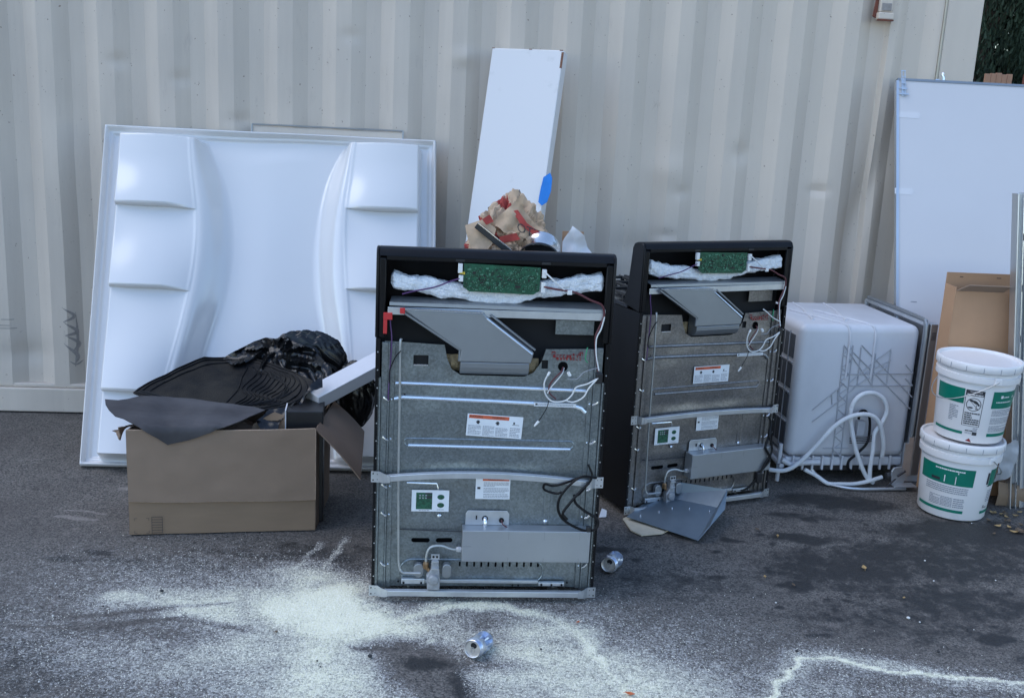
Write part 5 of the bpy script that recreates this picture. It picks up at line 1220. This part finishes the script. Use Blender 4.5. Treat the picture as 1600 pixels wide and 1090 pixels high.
# ================================================================== BUCKETS
def bucket(loc, tilt, roll, label, art, spin=0, gap=False):
    t = thing('plastic_bucket', loc, 0, label, 'bucket', 'stacked white plastic buckets'); t.rotation_euler = (tilt, roll, 0)
    H = .345; rb, rt = .139, .157
    def rad(z): return rb+(rt-rb)*z/.27
    prof = [(.001, .004), (rb-.012, .004), (rb-.012, 0), (rb-.003, 0), (rb, .005), (rad(.25), .25), (rad(.25), .262), (.168, .264), (.169, .268), (.169, .290), (.166, .291), (.160, .292), (.160, .300), (.1665, .302), (.1665, .307), (.161, .308), (.161, .314)]
    m = MB(); m.lathe(prof, 64); b = m.build('bucket_body', M_pail, t, smooth=True, angle=40)
    lid = [(.1625, .300+.012), (.172, .310), (.1745, .313), (.1745, .340), (.172, .3445), (.166, .3455), (.163, .344), (.160, .336), (.152, .334), (.02, .334), (.001, .334)]
    m = MB(); m.lathe(lid, 64); l = m.build('lid', M_pail, t, smooth=True, angle=40)
    for k in range(16):
        a = 2*math.pi*k/16+.1; T_ = Matrix.Rotation(a, 4, 'Z'); m = MB(T_); m.box(.1735, .1755, -.0012, .0012, .313, .334); m.build('tear_slot', M_inkgrey, l)
    # wire handle hanging down one side
    ah = R(spin)
    for sgn in (1, -1):
        T_ = Matrix.Rotation(ah, 4, 'Z') @ Matrix.Translation((sgn*.169, 0, .283)); m = MB(T_); m.box(-.004, .006, -.016, .016, -.018, .012); m.build('handle_ear', M_pail, t, bevel=.003)
    m = MB(Matrix.Rotation(ah, 4, 'Z')); P_ = []
    for k in range(21):
        a = math.pi*k/20; P_.append((.178*math.cos(a), -.150*math.sin(a)*1.12-.0, .283-.118*math.sin(a)))
    m.tube(P_, .0022, 6); m.build('handle', M_tube, t, smooth=True)
    # printed art wrapped round the wall; angle 0 faces the camera, metres along the girth
    def W(x, z, off=.0010):
        r_ = rad(z)+off; a = -math.pi/2+x/.15; return (r_*math.cos(a), r_*math.sin(a), z)
    def patch(mb, x0, x1, z0, z1, off=.0010, skew=0):
        if hasattr(mb, 'parts'): q = MB(); mb.parts.append(q); mb = q
        n_ = max(1, int((x1-x0)/.012)+1); nz_ = 3
        mb.grid(n_+1, nz_, lambda u, v: W(x0+(x1-x0)*u+skew*v, z0+(z1-z0)*v, off))
    def lines(mb, x0, x1, z1, z0, n_, gaps=.15):
        for i in range(n_):
            zc = z1-(z1-z0)*(i+.5)/n_; hh = (z1-z0)/n_*.26; xx = x0; xe_ = x1 if random.random() > .25 else x0+(x1-x0)*random.uniform(.4, .9)
            while xx < xe_-.002:
                e_ = min(xe_, xx+random.uniform(.004, .014)); patch(mb, xx, e_, zc-hh, zc+hh, .0016); xx = e_+.0015
    def word(mb, txt, x, z, size, off=.0022):
        vs, fs_ = text_quads(txt, size); mb.add([W(v[0]+x, z+v[1], off) for v in vs], fs_)
    g_, ik_, gy, wh = MB(), MB(), MB(), MB(); g_.parts = []
    art(patch, lines, word, g_, ik_, gy, wh, W)
    for q in g_.parts: q.build('green_label_panel', M_lgreen, t, smooth=True)
    if gy.v: gy.build('small_print', M_inkgrey, t)
    if ik_.v: ik_.build('print', M_ink, t)
    if wh.v: wh.build('white_print', M_pail, t)
    return t
def art_low(patch, lines, word, g, ik, gy, wh, W):
    patch(g, -.230, .012, .156, .234); patch(g, -.235, -.01, .032, .045); patch(g, .092, .23, .160, .234); patch(g, .078, .23, .032, .045)
    lines(gy, -.19, -.005, .150, .116, 4); lines(gy, -.165, -.115, .10, .055, 7); lines(gy, -.112, -.062, .10, .055, 7); lines(gy, -.058, -.012, .10, .055, 5)
    patch(ik, .076, .088, .168, .222, .0014); patch(ik, .085, .12, .158, .162, .0014)
    lines(gy, .098, .14, .142, .085, 7); lines(ik, .088, .118, .072, .056, 2)
    patch(wh, -.108, -.104, .165, .195, .0018); patch(wh, -.063, -.060, .160, .196, .0018); patch(wh, -.056, -.053, .208, .216, .0018); lines(wh, -.15, -.03, .226, .215, 1)
    word(wh, 'PREMIUM', -.08, .203, .012) if False else None
    patch(ik, -.165, -.125, .166, .178, .0018)
def art_up(patch, lines, word, g, ik, gy, wh, W):
    patch(g, -.235, -.098, .168, .234); patch(g, .012, .235, .160, .234); patch(g, -.235, -.085, .034, .046); patch(g, .018, .235, .034, .048)
    # warning panel with a round pictogram
    for a in ((-.094, -.092, .075, .232), (-.024, -.022, .075, .232), (-.094, -.022, .0745, .0760)): patch(ik, *a)
    patch(ik, -.092, -.024, .208, .232, .0012); word(wh, 'WARNING', -.055, .2245, .0095); lines(wh, -.088, -.028, .217, .209, 1)
    c = Vector((-.058, .170)); n_ = 28
    for k in range(n_):
        a0, a1 = 2*math.pi*k/n_, 2*math.pi*(k+1)/n_
        ik.add([W(c.x+r_*math.cos(a), c.y+r_*math.sin(a), .0014) for r_, a in ((.029, a0), (.029, a1), (.0265, a1), (.0265, a0))], [(0, 1, 2, 3)])
    def dot(x, z, rx, rz, rot=0):
        P_ = []
        for k in range(12):
            a = 2*math.pi*k/12; u, v = rx*math.cos(a), rz*math.sin(a); P_.append(W(x+u*math.cos(rot)-v*math.sin(rot), z+u*math.sin(rot)+v*math.cos(rot), .0016))
        ik.add(P_, [tuple(range(12))])
    dot(-.066, .186, .010, .0045, -.3); dot(-.052, .181, .012, .006, -.5); dot(-.040, .172, .007, .004, -.9); dot(-.069, .156, .010, .0035)
    for k in range(10):
        t0_, t1_ = k/10, (k+1)/10; x0, x1 = -.079+.042*t0_, -.079+.042*t1_
        ik.add([W(x0, .190-.040*t0_-.001, .0018), W(x1, .190-.040*t1_-.001, .0018), W(x1, .190-.040*t1_+.001, .0018), W(x0, .190-.040*t0_+.001, .0018)], [(0, 1, 2, 3)])
    patch(ik, -.048, -.046, .150, .170, .0018); patch(ik, -.050, -.036, .150, .152, .0018)
    lines(ik, -.088, -.028, .136, .080, 6)
    lines(gy, -.155, -.115, .155, .085, 10); lines(gy, .020, .150, .156, .125, 5); lines(gy, .020, .150, .120, .090, 5); lines(gy, .020, .150, .084, .055, 5)
    lines(gy, -.045, -.025, .070, .048, 4); patch(ik, -.045, -.026, .036, .050, .0014); lines(ik, -.075, -.045, .058, .050, 1); lines(gy, -.075, -.05, .048, .040, 2)
    patch(wh, .048, .060, .205, .217, .0018); patch(wh, .118, .124, .204, .214, .0018); lines(wh, .065, .095, .214, .205, 1); lines(wh, .03, .15, .192, .184, 1)
    
lowb = bucket((1.966, 4.42, 0.004), 0, R(1.2), 'lower white bucket with green label panels standing on the asphalt', art_low, spin=115)
upb = bucket((1.991, 4.425, .352), R(0.8), R(0.8), 'upper white bucket with round black warning pictogram and green label', art_up, spin=-85)
m = MB()                                                       # small red triangle mark near the foot of the upper bucket
def Wt(x, z): 
    r_ = .139+.018*z/.27+.0012; a = -math.pi/2+x/.15; return (r_*math.cos(a), r_*math.sin(a), z)
m.add([Wt(-.068, .008), Wt(-.042, .004), Wt(-.053, .020)], [(0, 1, 2)]); m.build('red_mark', M_redprint, upb)

# ================================================================== CANS
def can(loc, rz, seed, label):
    t = thing('drink_can', loc, rz, label, 'drink can', 'crushed drink cans on the asphalt')
    T_ = Matrix.Translation((0, 0, .033)) @ Matrix.Rotation(R(-8), 4, 'X') @ Matrix.Rotation(R(90), 4, 'X')
    prof = [(.026, .0), (.028, .002), (.0325, .012), (.033, .02), (.033, .035), (.033, .05), (.033, .065), (.033, .078), (.031, .088), (.0265, .092)]
    n_ = 36; vs = []; fs = []
    for i, (r_, z) in enumerate(prof):
        for k in range(n_):
            a = 2*math.pi*k/n_; q = Vector((math.cos(a)*2, math.sin(a)*2, z*26+seed)); w_ = max(0, math.sin((z-.008)/.084*math.pi)) if .008 < z < .09 else 0
            d = 1-.75*w_*abs(noise.noise(q))-.30*w_*max(0, noise.noise(q*1.7)); vs.append(T_ @ Vector((r_*math.cos(a)*d, r_*math.sin(a)*d, -z)))
    for i in range(len(prof)-1):
        for k in range(n_): fs.append((i*n_+k, i*n_+(k+1) % n_, (i+1)*n_+(k+1) % n_, (i+1)*n_+k))
    m = MB(); m.add(vs, fs); m.build('can_body', M_can, t, smooth=True, angle=22)
    m = MB(); m.lathe([(.0262, 0), (.0275, .0015), (.0265, .003), (.0245, .002), (.0235, -.003), (.001, -.003)], 32, T_); e = m.build('can_end', M_canend, t, smooth=True, angle=30)
    m = MB(); m.add([T_ @ Vector((.0105*math.cos(a)+.002, .009*math.sin(a)+.010, -.0024)) for a in [k*2*math.pi/14 for k in range(14)]], [tuple(range(14))]); m.build('mouth', M_void, e)
    m = MB(); m.tube([T_ @ Vector((.006*math.cos(a), -.005+.010*math.sin(a), -.0010)) for a in [k*2*math.pi/12 for k in range(13)]], .0012, 5); m.build('ring_pull', M_canend, e)
    m = MB(); m.lathe([(.0265, -.092), (.024, -.0935), (.022, -.088), (.001, -.084)], 32, T_); m.build('can_base', M_canend, t, smooth=True)
    return t
can((-.075, 2.945, 0), R(-24), 3.0, 'crushed blue and silver drink can lying in the white powder at the front')
can((.392, 3.60, 0), R(-22), 8.0, 'crushed blue and silver drink can on clean asphalt right of the near cooker')

# ================================================================== METAL TRAY AND BOARD UNDER THE FAR COOKER
ty = thing('bent_metal_tray', (.74, 4.11, 0), 0, 'bent blue grey sheet metal tray lying in front of the farther cooker', 'metal tray')
O = Vector((.74, 4.11, 0))
A, B, C, D = Vector((.505, 4.10, .020)), Vector((.770, 3.910, .012)), Vector((.905, 4.10, .075)), Vector((.64, 4.275, .055))
n0 = (B-A).cross(D-A).normalized()
m = MB(); m.grid(8, 6, lambda u, v: A.lerp(B, u).lerp(D.lerp(C, u), v)+n0*.004*math.sin(u*3)*math.sin(v*3)-O); m.build('tray_floor', M_blued, ty, smooth=True, solid=.0015)
m = MB(); B2 = B+Vector((.045, .02, .055)); C2 = Vector((.925, 4.18, .130)); m.add([B-O, C-O, C2-O, B2-O], [(0, 1, 2, 3)]); m.build('end_lip', M_blued, ty, solid=.0015)
m = MB(); D2 = D+Vector((0, .015, .07)); D3 = A.lerp(D, .5)+Vector((0, .02, .06)); m.add([D-O, C-O, C2-O, D2-O], [(0, 1, 2, 3)]); m.build('back_lip', M_blued, ty, solid=.0015)
m = MB(); q = D.lerp(C, .05)+Vector((0, -.003, .045)); m.add([q+Vector((.035*math.cos(a), .006*math.sin(a)-.012, .020*math.sin(a)))-O for a in [k*math.pi/8+math.pi for k in range(9)]], [tuple(range(9))]); m.build('cut_out', M_void, ty)
m = MB()
for f_, g_ in ((.15, .12), (.40, .62), (.60, .74), (.86, .80), (.30, .40)):
    p = A.lerp(B, f_).lerp(D.lerp(C, f_), g_)-O; m.lathe([(.004, 0), (.0035, .008), (.001, .012)], 8, Matrix.Translation(p), cap=True)
m.build('rivet', M_bright, ty)
fb_ = thing('cream_board_offcut', (.56, 4.06, 0), 0, 'cream fibreboard offcut lying flat beneath the bent metal tray', 'board offcut')
m = MB(); P_ = [gr(973, 812), gr(985, 830), gr(1002, 838), gr(1035, 835), gr(1060, 822), gr(1010, 795)]; m.prism([(p.x-.56, p.y-4.06) for p in P_], .002, .008, 'z'); m.build('offcut_sheet', M_cream, fb_, bevel=.001)
sp = thing('white_paper_scrap', tuple(gr(940, 806)), 0, 'small white paper scrap by the right foot of the near cooker', 'paper scrap')
poly3('scrap', [(-.012, -.02, .003), (.018, -.01, .002), (.02, .01, .022), (.0, .012, .030)], M_sheetpaper, sp, .001, .004, .01)

# ================================================================== SMALL LITTER
def leaf(px, py, L_, mt, seed, label, nm='dry_leaf', z=.003):
    p = gr(px, py); r = random.Random(seed); t_ = thing(nm, (p.x, p.y, 0.0), r.uniform(0, 6.28), label, 'leaf', 'dry leaves scattered on the asphalt')
    m = MB(); m.grid(6, 4, lambda u, v: ((u-.5)*L_, (v-.5)*L_*.55*math.sin(math.pi*min(.97, max(.06, u))), z+.006*abs(v-.5)+.3*L_*(u-.5)**2+.002*noise.noise(Vector((u*4, v*4, seed)))))
    m.build('leaf_blade', mt, t_, smooth=True, solid=.0006); m = MB(); m.tube([(-.5*L_, 0, z+.08*L_), (-.7*L_, .05*L_, z)], .0007, 4); m.build('stalk', mt, t_)
leaf(903, 973, .016, M_leafo, 1, 'tiny orange leaf on the powder below the right side of the near cooker')
leaf(984, 1085, .028, M_leafo, 2, 'orange leaf at the bottom edge of the spilled powder')
leaf(1350, 888, .034, M_leafy, 3, 'tan leaf in the middle of the dark oil stain')
leaf(1195, 902, .020, M_leafy, 4, 'small tan leaf on grey asphalt left of the dark oil stain')
leaf(1412, 935, .014, M_leafy, 5, 'tiny tan leaf below the oil stain near the white pebble')
leaf(1240, 915, .02, M_leafb, 6, 'small brown leaf at the left end of the oil stain')
leaf(1183, 828, .024, M_leafb, 7, 'small brown leaf right of the metal tray')
leaf(1215, 838, .02, M_leafy, 8, 'small tan leaf at the round dark spot near the tray')
r_ = random.Random(4)
leafspots = [(1552+r_.uniform(-12, 48), 812+r_.uniform(-14, 26)) for _ in range(22)]
for i, (x, y) in enumerate(leafspots):
    p = gr(x, y); t_ = thing('dry_leaf', (p.x, p.y, 0), r_.uniform(0, 6.28), 'brown leaf fragment in the loose litter right of the lower bucket', 'leaf', 'leaf litter right of the lower bucket')
    L_ = r_.uniform(.018, .04); m = MB(); k = r_.random()
    m.grid(5, 4, lambda u, v: ((u-.5)*L_, (v-.5)*L_*.6*math.sin(math.pi*min(.97, max(.06, u))), .004+.5*L_*(u-.5)**2+.006*abs(v-.5)+.004*noise.noise(Vector((u*4, v*4, i)))))
    m.build('leaf_blade', M_leafb if k < .6 else M_leafy, t_, smooth=True, solid=.0006)
def stone(px, py, r, mt, label, cat='pebble', grp=None, nm='pebble'):
    p = gr(px, py); t_ = thing(nm, (p.x, p.y, 0), 0, label, cat, grp); m = crumple((0, 0, r*.6), (r, r*.85, r*.7), px, .14, 1.6, 2); m.build('stone', mt, t_, smooth=True, angle=30)
stone(1419, 966, .0065, M_pebble, 'single bright white pebble on the dark stained asphalt')
stone(1437, 972, .0035, M_pebble, 'tiny pale pebble beside the bright white pebble')
stone(1445, 870+6, .004, M_pebble, 'tiny pale pebble at the top of the dark oil stain')
stone(253, 924, .007, M_dpeb, 'dark stone chip in the powder left of its centre', nm='stone_chip')
stone(578, 1026, .008, M_dpeb, 'dark stone chip on the powder below the near cooker', nm='stone_chip')
stone(1245, 1018, .006, M_dpeb, 'dark stone chip at the bend of the powder line', nm='stone_chip')
stone(1466, 1019, .006, M_dpeb, 'dark stone chip above the long powder line', nm='stone_chip')
stone(432, 987, .005, M_leafb, 'small brown grit lump in the dense powder', nm='stone_chip')
for i in range(46):
    x = r_.uniform(30, 1570); y = r_.uniform(790, 1080)
    if 190 < x < 960 and y < 935: continue
    p = gr(x, y); t_ = thing('stone_chip', (p.x, p.y, 0), r_.uniform(0, 6), 'small loose stone chip scattered on the asphalt', 'stone chip', 'loose stone chips on the asphalt')
    q = r_.uniform(.0018, .0045); m = crumple((0, 0, q*.6), (q, q*.8, q*.7), i, .14, 1.6, 1); m.build('stone', M_dpeb if r_.random() < .6 else M_pebble, t_)

# ================================================================== BEHIND THE CONTAINER, RIGHT
ct = thing('timber_crate', (3.0, 7.0, 0), R(5), 'reddish timber crate end showing above the white panel before dark trees', 'crate')
for k in range(5):
    m = MB(); m.box(-.085+k*.036, -.0505+k*.036, 0, .02, .0, 1.965+.004*((k*7) % 3-1)); m.build('plank', M_wood, ct, bevel=.002)
m = MB(); m.box(-.10, .10, .021, .06, 1.50, 1.60); m.box(-.10, .10, .021, .06, .3, .4); m.build('cross_rail', M_wood, ct)
ct2 = thing('rusty_pipe_coil', (3.17, 7.0, 0), 0, 'rusty reddish pipe bend at the far right edge beside the timber crate', 'pipe')
m = MB(); m.tube(spline([(.0, 0, 0), (.0, 0, 1.80), (.01, 0, 1.90), (.05, 0, 1.935), (.10, 0, 1.90), (.11, 0, 1.6)], 8), .016, 8); m.build('pipe', M_rust, ct2, smooth=True)
def tree(loc, rad, h, n_, seed, mt, label, brown=None, lf=1.0):
    t = thing('cypress_tree', loc, 0, label, 'tree', 'trees beyond the container'); rr = np.random.default_rng(seed)
    m = MB(); m.tube([(0, 0, 0), (.03, 0, h*.3), (0, .03, h*.7), (0, 0, h*.95)], [.16, .12, .07, .02], 8); tk = m.build('trunk', M_bark, t, smooth=True)
    lm = MB()
    for k in range(14):
        z = h*(.1+.06*k); a = k*2.4; lm.tube([(0, 0, z), (rad*.5*math.cos(a), rad*.5*math.sin(a), z+.4), (rad*.75*math.cos(a), rad*.75*math.sin(a), z+.9)], [.04, .02, .008], 5)
    lm.build('limb', M_bark, t, smooth=True)
    z = rr.random(n_)**.9*h; a = rr.random(n_)*2*math.pi
    cl = np.array([noise.noise(Vector((math.cos(t_)*1.6*rad*1.4+seed, math.sin(t_)*1.6*rad*1.4, zz*1.3))) for t_, zz in zip(a, z)])
    prof = np.clip(np.minimum(z/(h*.12)+.35, 1), 0, 1)*np.sqrt(np.clip(1-(z/h)**2.2, 0, 1))
    r = rad*prof*(.62+.38*np.sqrt(rr.random(n_)))*(1+.35*cl)
    c = np.column_stack([r*np.cos(a), r*np.sin(a), z+.15])
    up = np.column_stack([np.cos(a)*.45+rr.normal(0, .25, n_), np.sin(a)*.45+rr.normal(0, .25, n_), np.ones(n_)]); up /= np.linalg.norm(up, axis=1)[:, None]
    sd = np.cross(up, rr.normal(0, 1, (n_, 3))); sd /= np.linalg.norm(sd, axis=1)[:, None]
    L_ = rr.uniform(.05, .12, n_)[:, None]*lf; w_ = L_*.2
    V = np.stack([c-sd*w_, c+up*L_*.6-sd*w_*.9+sd*0, c+up*L_*1.2, c+sd*w_], 1).reshape(-1, 3)
    F_ = (np.arange(n_)[:, None]*4+np.array([[0, 1, 2, 3]]))
    me = bpy.data.meshes.new('crown'); me.vertices.add(len(V)); me.vertices.foreach_set('co', V.ravel()); me.loops.add(F_.size); me.loops.foreach_set('vertex_index', F_.ravel())
    me.polygons.add(len(F_)); me.polygons.foreach_set('loop_start', np.arange(0, F_.size, 4)); me.polygons.foreach_set('loop_total', np.full(len(F_), 4)); me.update(calc_edges=True)
    me.materials.append(mt); me.materials.append(M_fol3)
    if brown:
        bx_, bz_, br_ = brown; mi = (((c[:, 0]-bx_)**2+(c[:, 2]-bz_)**2) < br_**2*(1+.6*cl)) & (c[:, 1] < 0)
        me.polygons.foreach_set('material_index', mi.astype(np.int32))
    o = bpy.data.objects.new('crown', me); COL.objects.link(o); o.parent = t
tree((4.15, 10.2, 0), .75, 6.0, 130000, 1, M_fol, 'dark narrow cypress right beside the container corner', lf=.55)
tree((5.15, 10.0, 0), .72, 5.5, 130000, 2, M_fol2, lf=.55, label= 'greener cypress with a dead brown patch at the right edge', brown=(-.30, 1.95, .42))
tree((6.4, 10.6, 0), .9, 6.0, 22000, 3, M_fol, 'dark cypress outside the row, farthest right')
tree((3.2, 11.4, 0), .95, 6.2, 24000, 4, M_fol, 'dark cypress half hidden by the container')
tree((4.8, 12.3, 0), 1.3, 6.5, 40000, 5, M_fol, 'broad dark cypress filling the gap behind the two nearer ones')
tree((1.2, 11.8, 0), 1.1, 6.2, 16000, 6, M_fol, 'dark cypress hidden behind the middle of the container')

for i, (x, y, r_, h_) in enumerate([(7.2, 9.6, 1.0, 6.2), (7.6, 7.9, 1.0, 6.4)]):  # trees out of view, added to block light from the right
    tree((x, y, 0), r_, h_, 11000, 20+i, M_fol, ['cypress nearest the crate in the row along the right side', 'tall cypress in the right hand row level with the container', 'cypress in the right hand row level with the dishwasher', 'tallest cypress of the row along the right side', 'cypress in the right hand row beside the camera', 'cypress at the near end of the right hand row'][i])
